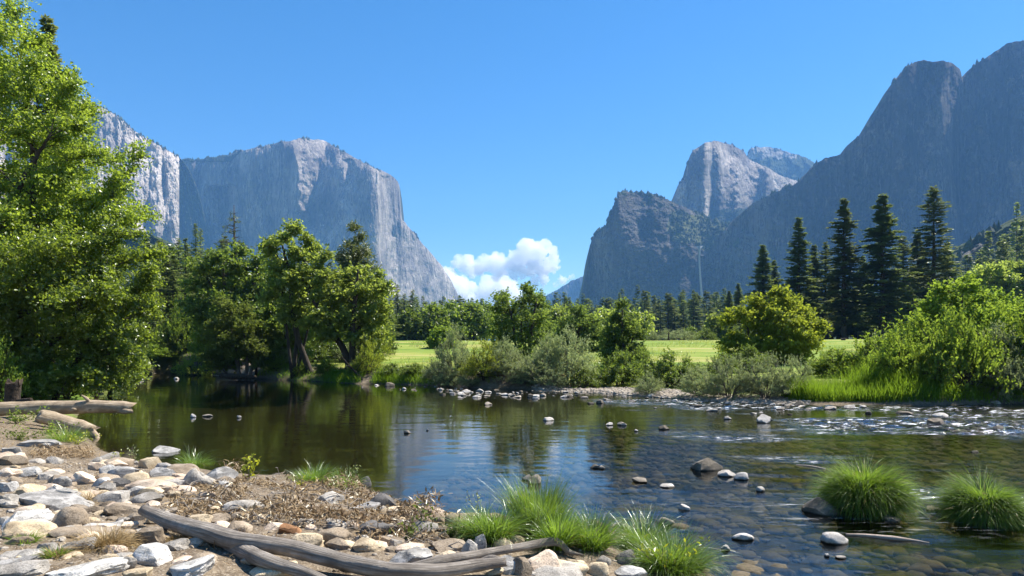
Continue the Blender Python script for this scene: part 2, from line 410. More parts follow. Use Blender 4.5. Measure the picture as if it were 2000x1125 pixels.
def rim_tree(p, h, rng, round_=False):
    k = 6; a = np.arange(k)*2*math.pi/k+rng.random()
    w = h*(.22 if not round_ else .42)*(.8+.4*rng.random())
    V = [p+np.array([0, 0, h])]; T = []
    for (zz, ww) in ((.08, 1.0), (.42, .8), (.40, .95 if round_ else .62), (.7, .55 if round_ else .34)):
        r = w*ww*(.7+.6*rng.random(k))
        V += [p+np.array([r[i]*math.cos(a[i]), r[i]*math.sin(a[i]), h*zz*(.95+.1*rng.random())]) for i in range(k)]
    for i in range(k):
        j = (i+1) % k
        T += [[1+3*k+i, 1+3*k+j, 0]]
        for l in (0, 1, 2): T += [[1+l*k+i, 1+l*k+j, 1+(l+1)*k+j], [1+l*k+i, 1+(l+1)*k+j, 1+(l+1)*k+i]]
    RIM.add(np.array(V), np.array(T))
def mountain(name, label, Y0, top, base_py, mat, steep=.08, lit=(), veg=(), prow=None, amp=(30, 8), jag=2.0, nu=420, nv=230, seed=1, topround=.8, tr_px=10,
             facets=(), hblur=7, nx=(45, 150), depth=500, rim=0, rimh=(9, 18), slnoise=.12, ridged=.0):
    top = np.array(top, float); rng = np.random.default_rng(seed)
    px = np.linspace(top[0, 0], top[-1, 0], nu)
    tp = np.interp(px, top[:, 0], top[:, 1])
    tp = tp+jag*fbm(px/9, px*0, 0, 4, seed, .6)
    T = np.linspace(0, 1, nv)[:, None]
    base = np.full(nu, float(base_py)+14); base = np.maximum(base, tp+2)
    PX = np.broadcast_to(px, (nv, nu)); PY = base+(tp-base)*T
    wx = PX+9*fbm(PX/30, PY/30, 0, 4, seed+3); wy = PY+9*fbm(PX/30, PY/30, 5, 4, seed+4)
    S = np.full((nv, nu), steep)
    for poly, val in lit: S = np.where(in_poly(wx, wy, poly), val*1.5, S)
    k = 2
    for _ in range(2): S = (S+np.roll(S, 1, 1)+np.roll(S, -1, 1))/3
    kb = max(1, int(hblur/((px[-1]-px[0])/nu))); Sp = np.pad(S, ((0, 0), (kb, kb)), mode='edge'); cs = np.cumsum(Sp, 1); S = (cs[:, 2*kb:]-cs[:, :-2*kb])/(2*kb)
    S = S+topround*np.exp(-(PY-tp)/tr_px)+slnoise*fbm(PX/(nx[0]*.5), PY/(nx[1]*.16), 2, 5, seed+5)
    dz = np.vstack([np.zeros((1, nu)), (PY[:-1]-PY[1:])])/F*Y0
    Y = Y0+np.cumsum(S*dz, 0)
    if prow is not None:
        pr = np.array(prow, float); Y = Y+np.interp(PX+6*fbm(PX/25, PY/60, 1, 3, seed+9), pr[:, 0], pr[:, 1])
    for ys_, xl, xr, gx, dec in facets:            # side-facing planes: depth grows to the right between two edge lines
        yy = PY+5*fbm(PX/14, PY/22, 8, 4, seed+12); xx = PX+4.5*fbm(PX/16, PY/18, 9, 4, seed+13)
        a = np.interp(yy, ys_, xl); b = np.maximum(np.interp(yy, ys_, xr), a)
        w_ = gx*(np.clip(xx, a, b)-a)
        Y = Y+Y0/F*w_*np.clip(1-(PX-b)/dec, 0, 1)
    f1 = fbm(PX/nx[0], PY/nx[1], 3, 5, seed+6, .55)
    if ridged: f1 = f1*(1-ridged)+ridged*(1-2*np.abs(f1))
    Y = Y+amp[0]*f1+amp[1]*fbm(PX/(nx[0]*.2), PY/(nx[1]*.2), 4, 5, seed+7, .6)
    X = (PX-1000)/F*Y; Z = CAMZ+(HZ-PY)/F*Y
    vg = np.zeros((nv, nu))
    for poly, val in veg: vg = np.where(in_poly(wx, wy, poly), val, vg)
    vg = (vg+np.roll(vg, 1, 1)+np.roll(vg, -1, 1)+np.roll(vg, 1, 0)+np.roll(vg, -1, 0))/5
    nb = 14                                        # the far side, so that the mountain is a closed mass
    bx = [X]; by = [Y]; bz = [Z]; bv = [vg]
    for q in range(1, nb+1):
        u = q/nb
        bx.append(X[-1:]*(1+.02*u)); by.append(Y[-1:]+depth*u); bz.append(np.maximum(Z[-1:]*(1-u**2.0)+25*fbm(px/30, u*3, 0, 3, seed)*u*(1-u), -2)); bv.append(vg[-1:]*0+.6)
    X, Y2, Z, vg = [np.vstack(b) for b in (bx, by, bz, bv)]
    n = X.shape[0]
    ii, jj = np.meshgrid(np.arange(n-1), np.arange(nu-1), indexing='ij')
    Q = np.stack([ii*nu+jj, ii*nu+jj+1, (ii+1)*nu+jj+1, (ii+1)*nu+jj], -1).reshape(-1, 4)
    o = link(name, mesh_data(name, np.stack([X, Y2, Z], -1).reshape(-1, 3), [Q], [mat], False, {'veg': vg}))
    tag(o, label, 'mountain', kind='structure')
    pts = []
    for q in range(rim):
        i = rng.integers(3, nu-3)
        if fbm(px[i]/30, 7.7, 0, 2, seed+40) < -.1: continue
        r = nv-1-int(abs(rng.normal(0, 3)))
        h = (rimh[0]+(rimh[1]-rimh[0])*rng.random()**2)
        rim_tree(np.array([X[r, i], Y2[r, i]+8, Z[r, i]-2]), h, rng, rng.random() < .4)
    # trees on the green ledges
    cand = np.argwhere(vg[:nv] > .45)
    if len(cand) and rim:
        for q in cand[rng.integers(0, len(cand), min(900, rim))]:
            rim_tree(np.array([X[q[0], q[1]], Y2[q[0], q[1]]-2, Z[q[0], q[1]]-2]), rimh[0]*(.5+.6*rng.random()), rng, rng.random() < .6)
    return o, (px, tp, X, Y2, Z)

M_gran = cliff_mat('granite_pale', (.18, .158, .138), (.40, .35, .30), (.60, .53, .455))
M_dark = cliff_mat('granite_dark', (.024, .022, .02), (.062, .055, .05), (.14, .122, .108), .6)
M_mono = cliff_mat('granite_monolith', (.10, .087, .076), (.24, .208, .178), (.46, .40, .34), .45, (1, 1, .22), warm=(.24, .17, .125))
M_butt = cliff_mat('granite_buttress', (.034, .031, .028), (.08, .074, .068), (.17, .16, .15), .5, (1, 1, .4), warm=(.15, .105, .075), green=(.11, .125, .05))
M_brush = cliff_mat('brush_slope', (.12, .115, .1), (.3, .28, .25), (.45, .43, .4), .3, (1, 1, 1), (.06, .085, .025), scale=.05)
m_rim, t, out = new_mat('far_needles')
principled(t, out, ramp(t, nd(t, 'NewGeometry').outputs['Random Per Island'], [(0, (.018, .032, .014)), (1, (.05, .07, .028))]), .9)

mountain('sunlit_cliff', 'pale sunlit granite cliff behind the tall trees on the left', 1900,
    [(-500, 20), (-200, 40), (0, 110), (100, 165), (200, 210), (230, 226), (260, 255), (300, 279), (330, 295), (352, 308), (363, 330), (368, 370), (364, 430), (356, 480), (350, 660)], 660, M_gran,
    .75, veg=[([(230, 455), (400, 470), (400, 660), (100, 660)], .5), ([(330, 380), (360, 380), (350, 480), (320, 480)], .25)], prow=[(-500, -760), (200, 0), (370, 300)], hblur=4, amp=(30, 12), nx=(34, 70), seed=11, slnoise=.4, rim=500, nu=520, nv=300, facets=[((290, 296, 380, 400), (322, 322, 332, 336), (322, 340, 352, 336), 1.5, 16), ((300, 310, 385, 420), (340, 340, 346, 350), (340, 362, 362, 350), 1.5, 10)])
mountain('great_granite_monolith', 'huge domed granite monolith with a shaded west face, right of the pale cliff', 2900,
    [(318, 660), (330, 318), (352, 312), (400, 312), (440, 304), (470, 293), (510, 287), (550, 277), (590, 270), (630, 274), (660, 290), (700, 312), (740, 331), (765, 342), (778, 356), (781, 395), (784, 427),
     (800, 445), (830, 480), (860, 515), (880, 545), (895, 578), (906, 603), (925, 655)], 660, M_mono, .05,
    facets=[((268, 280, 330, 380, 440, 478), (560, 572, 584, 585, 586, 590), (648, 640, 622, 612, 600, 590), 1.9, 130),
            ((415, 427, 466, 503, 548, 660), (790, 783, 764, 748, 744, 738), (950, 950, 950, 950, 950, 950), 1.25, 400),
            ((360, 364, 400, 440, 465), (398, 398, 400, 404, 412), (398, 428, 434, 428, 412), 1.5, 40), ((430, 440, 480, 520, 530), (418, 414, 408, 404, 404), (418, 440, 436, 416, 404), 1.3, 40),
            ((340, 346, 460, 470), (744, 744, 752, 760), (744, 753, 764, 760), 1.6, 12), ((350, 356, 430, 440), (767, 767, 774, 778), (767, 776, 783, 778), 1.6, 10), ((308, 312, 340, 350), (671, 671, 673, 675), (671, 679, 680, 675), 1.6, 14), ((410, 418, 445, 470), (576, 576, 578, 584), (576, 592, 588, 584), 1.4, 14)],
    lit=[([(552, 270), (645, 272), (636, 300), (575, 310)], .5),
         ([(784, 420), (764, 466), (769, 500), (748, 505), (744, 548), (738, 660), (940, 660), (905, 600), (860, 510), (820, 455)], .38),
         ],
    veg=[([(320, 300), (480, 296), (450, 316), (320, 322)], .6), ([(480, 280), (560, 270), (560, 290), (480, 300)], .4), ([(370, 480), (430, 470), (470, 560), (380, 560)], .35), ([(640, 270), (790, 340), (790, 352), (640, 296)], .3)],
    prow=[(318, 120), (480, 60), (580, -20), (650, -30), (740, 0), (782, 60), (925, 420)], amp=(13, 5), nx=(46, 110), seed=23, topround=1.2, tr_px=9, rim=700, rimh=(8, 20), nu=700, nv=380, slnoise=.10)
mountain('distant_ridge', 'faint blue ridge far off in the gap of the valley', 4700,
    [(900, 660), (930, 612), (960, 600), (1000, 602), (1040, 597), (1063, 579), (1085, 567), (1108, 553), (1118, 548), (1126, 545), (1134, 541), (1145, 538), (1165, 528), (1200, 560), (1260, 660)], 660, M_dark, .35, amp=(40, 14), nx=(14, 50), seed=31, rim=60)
mountain('far_green_summit', 'flat green summit behind the leaning spire', 3200,
    [(1420, 660), (1440, 340), (1460, 312), (1466, 290), (1475, 287), (1500, 288), (1530, 293), (1545, 300), (1562, 302), (1590, 317), (1640, 345), (1720, 420), (1800, 660)], 660, M_brush, .7, lit=[([(1455, 280), (1530, 280), (1500, 310), (1455, 330)], .1)],
    veg=[([(1400, 300), (1800, 300), (1800, 660), (1400, 660)], .75), ([(1440, 285), (1560, 285), (1560, 310), (1440, 310)], .4)], amp=(30, 10), nx=(30, 40), seed=41, rim=260)
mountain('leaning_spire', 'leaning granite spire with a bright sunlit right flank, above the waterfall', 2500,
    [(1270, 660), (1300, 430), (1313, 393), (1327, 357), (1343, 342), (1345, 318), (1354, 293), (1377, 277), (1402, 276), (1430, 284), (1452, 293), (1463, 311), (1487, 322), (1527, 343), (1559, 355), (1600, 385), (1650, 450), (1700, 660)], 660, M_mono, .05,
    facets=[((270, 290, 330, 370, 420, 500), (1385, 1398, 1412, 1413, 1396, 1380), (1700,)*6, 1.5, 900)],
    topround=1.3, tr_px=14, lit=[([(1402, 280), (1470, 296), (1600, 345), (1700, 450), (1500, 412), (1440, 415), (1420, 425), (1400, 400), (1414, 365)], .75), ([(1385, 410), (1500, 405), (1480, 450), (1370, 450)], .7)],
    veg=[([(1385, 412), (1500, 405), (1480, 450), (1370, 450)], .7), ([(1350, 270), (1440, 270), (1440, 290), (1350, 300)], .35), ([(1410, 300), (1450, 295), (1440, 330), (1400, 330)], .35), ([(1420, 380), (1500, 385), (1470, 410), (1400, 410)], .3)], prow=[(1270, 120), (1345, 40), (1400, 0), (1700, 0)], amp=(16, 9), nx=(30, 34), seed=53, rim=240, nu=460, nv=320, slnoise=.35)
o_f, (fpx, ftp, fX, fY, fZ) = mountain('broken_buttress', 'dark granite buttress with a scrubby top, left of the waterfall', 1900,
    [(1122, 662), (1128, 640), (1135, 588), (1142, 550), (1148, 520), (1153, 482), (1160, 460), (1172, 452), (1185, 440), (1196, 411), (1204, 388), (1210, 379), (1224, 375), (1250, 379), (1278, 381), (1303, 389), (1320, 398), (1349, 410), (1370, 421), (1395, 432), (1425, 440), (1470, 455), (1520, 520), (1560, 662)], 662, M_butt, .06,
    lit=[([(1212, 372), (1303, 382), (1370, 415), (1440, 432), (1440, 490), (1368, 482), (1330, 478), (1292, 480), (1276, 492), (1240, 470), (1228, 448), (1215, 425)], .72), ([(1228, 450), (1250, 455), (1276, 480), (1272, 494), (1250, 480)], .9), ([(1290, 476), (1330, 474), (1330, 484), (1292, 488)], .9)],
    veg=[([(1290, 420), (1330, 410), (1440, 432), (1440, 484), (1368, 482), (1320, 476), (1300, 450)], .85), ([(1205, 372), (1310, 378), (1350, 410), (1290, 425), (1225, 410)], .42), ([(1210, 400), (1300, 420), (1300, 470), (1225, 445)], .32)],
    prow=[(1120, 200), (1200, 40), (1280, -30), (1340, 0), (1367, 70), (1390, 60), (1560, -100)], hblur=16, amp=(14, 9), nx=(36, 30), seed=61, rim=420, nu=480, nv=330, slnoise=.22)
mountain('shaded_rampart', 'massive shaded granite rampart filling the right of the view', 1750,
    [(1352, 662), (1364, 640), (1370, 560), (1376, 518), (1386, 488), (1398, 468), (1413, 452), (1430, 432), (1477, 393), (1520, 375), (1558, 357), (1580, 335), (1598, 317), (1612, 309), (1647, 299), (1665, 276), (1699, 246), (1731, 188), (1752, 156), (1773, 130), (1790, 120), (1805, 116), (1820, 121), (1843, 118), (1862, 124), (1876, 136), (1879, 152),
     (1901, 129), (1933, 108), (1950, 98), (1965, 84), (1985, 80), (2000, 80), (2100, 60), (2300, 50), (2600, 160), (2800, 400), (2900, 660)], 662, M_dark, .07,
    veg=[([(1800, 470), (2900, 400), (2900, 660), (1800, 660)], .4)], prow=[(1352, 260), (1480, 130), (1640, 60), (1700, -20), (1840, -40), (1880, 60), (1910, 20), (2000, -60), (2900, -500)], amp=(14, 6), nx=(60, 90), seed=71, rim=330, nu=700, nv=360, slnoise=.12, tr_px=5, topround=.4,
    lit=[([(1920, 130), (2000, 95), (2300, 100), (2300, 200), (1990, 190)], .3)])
mountain('brush_hillside', 'sunny green brush hillside with pale scree below the left cliff', 640,
    [(-700, 330), (-300, 400), (100, 436), (200, 440), (280, 452), (310, 468), (345, 490), (380, 510), (410, 540), (440, 580), (470, 640), (480, 656)], 656, M_brush, 1.2,
    veg=[([(-800, 300), (500, 300), (500, 700), (-800, 700)], .8), ([(330, 512), (350, 516), (382, 548), (376, 556), (345, 540)], -.4), ([(300, 490), (314, 494), (325, 512), (312, 512)], -.1)], amp=(12, 5), nx=(40, 40), seed=81, rim=500, rimh=(3, 7), topround=0, depth=300, nu=300, nv=150)
mountain('wooded_talus', 'rocky wooded talus slope rising at the right edge under the rampart', 520,
    [(1790, 656), (1830, 590), (1860, 535), (1885, 500), (1900, 482), (1935, 462), (1960, 447), (2000, 425), (2100, 385), (2300, 340), (2700, 300), (3000, 500), (3050, 656)], 656, M_brush, .9,
    veg=[([(1780, 300), (3100, 300), (3100, 700), (1780, 700)], .66), ([(1870, 470), (1940, 450), (1945, 475), (1890, 512)], .1)], amp=(10, 6), nx=(40, 40), seed=91, rim=900, rimh=(5, 13), topround=0, depth=300, nu=300, nv=150)
o = link('ridge_trees', RIM.data('ridge_trees', [m_rim])); tag(o, 'tiny dark trees fringing the cliff tops and ledges', 'trees', kind='stuff')

# waterfall down the notch between buttress and rampart
i = int(np.argmin(np.abs(fpx-1368)))
mb = MB(); rng = np.random.default_rng(4)
m_fall, t, out = new_mat('falling_water')
n = noise(t, mapped(t, 'pos', (1, 1, .06)), .25, 5, .7)
principled(t, out, ramp(t, n, [(.3, (.10, .11, .12)), (.6, (.34, .36, .38))]), .6)
Yw = 1715.0
cols = [(1361, 1373, 480.5), (1365.2, 1368.6, 485), (1365.6, 1367.8, 500), (1366.4, 1368.4, 520), (1368, 1370, 545), (1369.5, 1372, 570), (1371, 1374.5, 592)]
V = []
for a, b, y in cols:
    V += [P(a, y, Yw+(25 if y < 484 else 0)), P((a+b)/2, y, Yw-4), P(b, y, Yw+(25 if y < 484 else 0))]
V = np.array(V); Qs = []
for k in range(len(cols)-1):
    for j in range(2): Qs.append([k*3+j, k*3+j+1, k*3+j+4, k*3+j+3])
V2 = V+np.array([0, 8, 0]); nV = len(V)
Qs = np.array(Qs); mb.add(np.vstack([V, V2]), None, np.vstack([Qs, Qs[:, ::-1]+nV]))
o = link('waterfall', mb.data('waterfall', [m_fall], True)); tag(o, 'thin white waterfall dropping from the notch between buttress and rampart', 'waterfall')
# ------------------------------------------------------------------ clouds, beyond the haze
m_cloud, t, out = new_mat('cloud_vapour')
pv = nd(t, 'VolumePrincipled'); pv.inputs['Color'].default_value = (1, 1, 1, 1); pv.inputs['Density'].default_value = .0095; pv.inputs['Anisotropy'].default_value = .0
lk(t, pv.outputs[0], out.inputs['Volume'])
def cloud(label, puffs, Y, seed, vox=17):
    rng = np.random.default_rng(seed); mb = MB(); iv, it = ico(3)
    for (px, py, r) in puffs:
        c = P(px, py, Y); R0 = r/F*Y*1.18
        mb.add(c+iv*R0*np.array([1, .7, .75]), it)
        for q in range(14):
            d = nrm(rng.normal(size=3)+np.array([0, -.2, .35])); rr_ = R0*(.28+.3*rng.random())
            mb.add(c+d*R0*.85+iv*rr_, it)
    me = mb.data('cloud_raw', []); o = bpy.data.objects.new('tmp', me); COL.objects.link(o)
    md = o.modifiers.new('r', 'REMESH'); md.mode = 'VOXEL'; md.voxel_size = vox
    dg = bpy.context.evaluated_depsgraph_get(); me2 = bpy.data.meshes.new_from_object(o.evaluated_get(dg))
    bpy.data.objects.remove(o)
    n = len(me2.vertices); co = np.empty(n*3, np.float32); me2.vertices.foreach_get('co', co); co = co.reshape(-1, 3)
    no = np.empty(n*3, np.float32); me2.vertices.foreach_get('normal', no); no = no.reshape(-1, 3)
    d = 55*fbm(co[:, 0]/190, co[:, 1]/190, co[:, 2]/190, 3, seed, .5)+60*(.5-np.abs(fbm(co[:, 0]/75, co[:, 1]/75, co[:, 2]/75, 3, seed+9, .6)))-12
    co = co+no*(d[:, None]); me2.vertices.foreach_set('co', co.ravel()); me2.materials.clear(); me2.materials.append(m_cloud); me2.update()
    o = link('cloud', me2); tag(o, label, 'cloud', 'white cumulus clouds over the valley gap'); return o
CY = 9000
cloud('largest white cumulus cloud, long with a tall dome at its right end', [(940, 518, 14), (962, 514, 16), (985, 518, 15), (1005, 508, 17), (1026, 502, 21), (1046, 498, 24), (1064, 508, 20), (1078, 522, 12), (970, 528, 14), (1000, 526, 14), (1060, 526, 14), (1020, 524, 12), (1045, 524, 12)], CY, 3)
cloud('small round cloud left of the largest cloud, against the monolith', [(898, 520, 12), (912, 522, 13), (922, 534, 8), (885, 528, 8)], CY+150, 5)
cloud('low broad cloud bank sloping down behind the treetops', [(878, 548, 18), (892, 566, 20), (912, 574, 20), (935, 576, 18), (952, 562, 14), (968, 565, 16), (985, 560, 18), (1000, 572, 16), (1015, 582, 12), (960, 585, 16), (935, 592, 12), (900, 590, 14), (985, 590, 14), (868, 530, 10)], CY+600, 7)
cloud('little ragged cloud under the dome of the largest cloud', [(1046, 549, 8), (1056, 546, 9), (1064, 552, 6), (1038, 555, 5)], CY-200, 9, 13)
cloud('small cloud peeping over the faint blue ridge', [(1085, 556, 6), (1098, 550, 8), (1108, 547, 6), (1116, 544, 4)], CY+100, 11, 13)

# ------------------------------------------------------------------ haze
m_haze, t, out = new_mat('valley_haze')
pv = nd(t, 'VolumePrincipled'); pv.inputs['Color'].default_value = (.20, .47, 1, 1); pv.inputs['Density'].default_value = 1.0e-4; pv.inputs['Anisotropy'].default_value = .1
lk(t, pv.outputs[0], out.inputs['Volume'])
x0, x1, y0, y1, z0, z1 = -5300, 5300, -300, 5300, -4, 1230
V = [(x, y, z) for x in (x0, x1) for y in (y0, y1) for z in (z0, z1)]
Qh = [(0, 1, 3, 2), (4, 6, 7, 5), (0, 4, 5, 1), (2, 3, 7, 6), (0, 2, 6, 4), (1, 5, 7, 3)]
o = link('haze', mesh_data('haze', V, [Qh], [m_haze])); tag(o, 'pale blue valley haze', 'haze', kind='stuff')
# ------------------------------------------------------------------ plant builders
B_dark = bark_mat('bark_dark', (.022, .018, .014), (.075, .06, .048))
B_grey = bark_mat('bark_grey', (.06, .05, .04), (.17, .145, .12))
L_alder = leaf_mat('leaf_alder', (.075, .125, .018), (.17, .23, .032), (.42, .55, .05), .56, .04)
L_cotton = leaf_mat('leaf_cottonwood', (.08, .13, .025), (.17, .22, .05), (.42, .52, .075), .58, .03)
L_mid = leaf_mat('leaf_mid', (.055, .095, .022), (.12, .17, .042), (.26, .36, .055), .52, .014, .6)
L_olive = leaf_mat('leaf_olive', (.07, .10, .02), (.14, .17, .035), (.26, .33, .05), .45, .014, .6)
L_deep = leaf_mat('leaf_deep', (.045, .085, .018), (.10, .15, .032), (.27, .37, .045), .52, .03)
L_bright = leaf_mat('leaf_bright', (.065, .125, .018), (.15, .23, .03), (.34, .47, .045), .5, .014, .6)
L_lime = leaf_mat('leaf_lime', (.12, .17, .02), (.22, .27, .035), (.48, .56, .05), .5, .014, .6)
L_silver = leaf_mat('leaf_silver', (.16, .205, .08), (.32, .365, .17), (.42, .50, .17), .42, .03, .5)
N_conif = leaf_mat('needles_dark', (.07, .105, .045), (.14, .19, .075), (.26, .33, .08), .465, .03, .5)
N_pine = leaf_mat('needles_pine', (.06, .085, .03), (.13, .16, .06), (.25, .30, .075), .42, .06, .45)
G_sedge = leaf_mat('sedge', (.07, .15, .010), (.16, .26, .02), (.32, .50, .03), .5, .014, .6)
G_blue = leaf_mat('sedge_blue', (.09, .16, .035), (.20, .29, .09), (.28, .42, .09), .45, .10)
G_dry = leaf_mat('straw', (.26, .17, .075), (.50, .37, .18), (.3, .21, .09), .25, .03)
G_lit = leaf_mat('litter', (.17, .105, .05), (.46, .34, .19), (.15, .09, .04), .15, .04)

LEAF_N, LEAF_L = 1.5, .72
def leaves(mb, C, rng, L, W, up=.5, n=None):
    k = len(C)
    nn = nrm(rng.normal(size=(k, 3))+np.array([0, 0, up]))
    t = nrm(np.cross(nn, rng.normal(size=(k, 3)))); b = np.cross(nn, t)
    s = (.65+.7*rng.random((k, 1)))
    l, w = L*s*.5, W*s*.5
    V = np.stack([C-t*l, C+b*w+nn*w*.25, C+t*l, C-b*w+nn*w*.25], 1).reshape(-1, 3)
    mb.add(V, None, np.arange(4*k).reshape(-1, 4))
def woody(stems, blobs, rng, ncl, nlf, L, W, spread, nlimb=26, flat=.35, up=.8, limb_r=.5, axup=.1, subs=10, twigs=9, sublen=.85, wood_sub=True, droop=0., **_):
    """trunks, limbs curving out to the edge of the crown, side branches on each limb, twigs on each branch, leaves along each twig"""
    wood, leaf = MB(), MB()
    nodes = []
    for s in stems:
        p = smooth_path([q[:3] for q in s], 6); r = np.interp(np.linspace(0, 1, len(p)), np.linspace(0, 1, len(s)), [q[3] for q in s])
        p = p+rng.normal(size=p.shape)*r[:, None]*.18*np.linspace(0, 1, len(p))[:, None]
        r[0] *= 1.25; tube(p, r, 8, wood); nodes.append(np.c_[p, r][len(p)//5:])
    nodes = np.vstack(nodes)
    bl = np.array([list(b[0])+list(b[1]) for b in blobs]); vol = (bl[:, 3]*bl[:, 4]*bl[:, 5])**.7
    m = nlimb*14; i = rng.choice(len(bl), m, p=vol/vol.sum())
    cand = bl[i, :3]+nrm(rng.normal(size=(m, 3)))*bl[i, 3:6]*(.55+.5*rng.random((m, 1))**.6)
    R_i = bl[i, 3:6].mean(1)
    ch = [int(np.argmax(cand[:, 2]))]; dmin = np.linalg.norm(cand-cand[ch[0]], axis=1)
    for _ in range(nlimb-1):
        j = int(np.argmax(dmin*(.7+.6*rng.random(m)))); ch.append(j); dmin = np.minimum(dmin, np.linalg.norm(cand-cand[j], axis=1))
    A, D, S = [], [], []
    for j in ch:
        c = cand[j]; dd = nodes[:, :3]-c; ho = np.hypot(dd[:, 0], dd[:, 1])
        cost = np.linalg.norm(dd, axis=1)+2.2*np.maximum(0, nodes[:, 2]-(c[2]-.5*ho))
        a = nodes[int(np.argmin(cost))]; Dl = np.linalg.norm(c-a[:3])+1e-6
        p = bez(a[:3], a[:3]*.45+c*.55+np.array([0, 0, .14*Dl])+rng.normal(size=3)*.08*Dl, c, 9)
        r0 = min(a[3]*limb_r, max(.013*Dl, .006)*1.6); tube(p, np.linspace(r0, r0*.2, 9), 5, wood, False)
        ns = max(4, int(subs*(.6+.5*min(1.5, Dl/(R_i[j]+1e-6))))); tl = nrm(p[-1]-p[-3])
        for q in range(ns):
            u = .3+.7*(q+rng.random())/ns; k = u*8; i0 = min(int(k), 7); b = p[i0]+(p[i0+1]-p[i0])*(k-i0); t = nrm(p[i0+1]-p[i0])
            d = nrm(rng.normal(size=3)); d = d-t*np.dot(d, t); d[2] *= .5
            d = nrm(t*(.55+.5*u)+nrm(d)*(.95-.35*u)+np.array([0, 0, axup]))
            ls = R_i[j]*sublen*(.35+.75*rng.random())*(1.15-.55*u)
            e = b+d*ls+np.array([0, 0, (.10-droop)*ls])
            if wood_sub: tube(np.array([b, (b+e)/2+rng.normal(size=3)*.05*ls, e]), np.array([1, .65, .25])*max(.009*ls, L*.05), 3, wood, False)
            A.append(b); D.append(e-b); S.append(ls)
    A, D, S = np.array(A), np.array(D), np.array(S); n = len(A)
    u = .18+.82*(np.arange(twigs)[None]+rng.random((n, twigs)))/twigs
    B = A[:, None]+D[:, None]*u[..., None]; Dn = nrm(D)[:, None]
    side = rng.normal(size=(n, twigs, 3))*np.array([1, 1, flat]); side -= Dn*(side*Dn).sum(-1, keepdims=True)
    td = nrm(Dn*(.5+.5*u[..., None])+nrm(side)*.9+np.array([0, 0, axup*.8-droop])); tl = (spread*1.5*(.5+.8*rng.random((n, twigs))))[..., None]
    nl = max(3, int(ncl*nlf*LEAF_N/(n*twigs)))
    v = (np.arange(nl)[None, None, :]+rng.random((n, twigs, nl)))/nl
    Pt = B[:, :, None]+td[:, :, None]*tl[:, :, None]*v[..., None]+rng.normal(size=(n, twigs, nl, 3))*spread*.16*np.array([1, 1, .6])
    Pt[..., 2] -= (v**2*tl*.18)
    keep = rng.random((n, twigs, 1)).repeat(nl, 2).reshape(-1) > .08
    leaves(leaf, Pt.reshape(-1, 3)[keep], rng, L*LEAF_L, W*LEAF_L, up)
    return wood, leaf
def plant(name, label, cat, wood, leaf, bark, lm, base, group=None, pn=('trunk', 'crown')):
    r = empty(name, base); tag(r, label, cat, group)
    link(pn[0], wood.data(pn[0], [bark], True, base), r); link(pn[1], leaf.data(pn[1], [lm], False, base), r); return r
def px_tree(name, label, cat, Y, base_px, stems, blobs, ncl, nlf, L, W, spread, bark, lm, seed, group=None, depth=.9, clumps=0, pn=('trunk', 'crown'), **kw):
    rng = np.random.default_rng(seed); k = Y/F
    bx = (base_px-1000)/F*Y; base = (bx, Y, gz(bx, Y)-.05)
    st = []
    for s in stems:
        off = rng.normal()*0; o = [];
        dr = rng.normal()*.06
        for n_, (px, py, r) in enumerate(s):
            p = P(px, py, Y); p[1] += dr*(s[0][1]-py)*k
            if n_ == 0: p[2] = min(p[2], gz(p[0], p[1])-.1); p[1] += off
            o.append((*p, r*k))
        st.append(o)
    bl = []
    for (px, py, rx, ry) in blobs:
        p = P(px, py, Y); p[1] += rng.normal()*.35*rx*k; R3 = np.array([rx*k, rx*k*depth, ry*k])
        bl.append((p, R3))
        for q in range(clumps):                  # a crown is many separate leafy clumps with gaps between them
            d = nrm(rng.normal(size=3)); u = .45+.45*rng.random(); f = .26+.22*rng.random()
            bl.append((p+d*R3*u, (np.mean(R3[:2])*f*1.25, np.mean(R3[:2])*f*1.25, R3[2]*f*.8)))
    wood, leaf = woody(st, bl, rng, ncl, nlf, L, W, spread, **kw)
    return plant(name, label, cat, wood, leaf, bark, lm, base, group, pn)
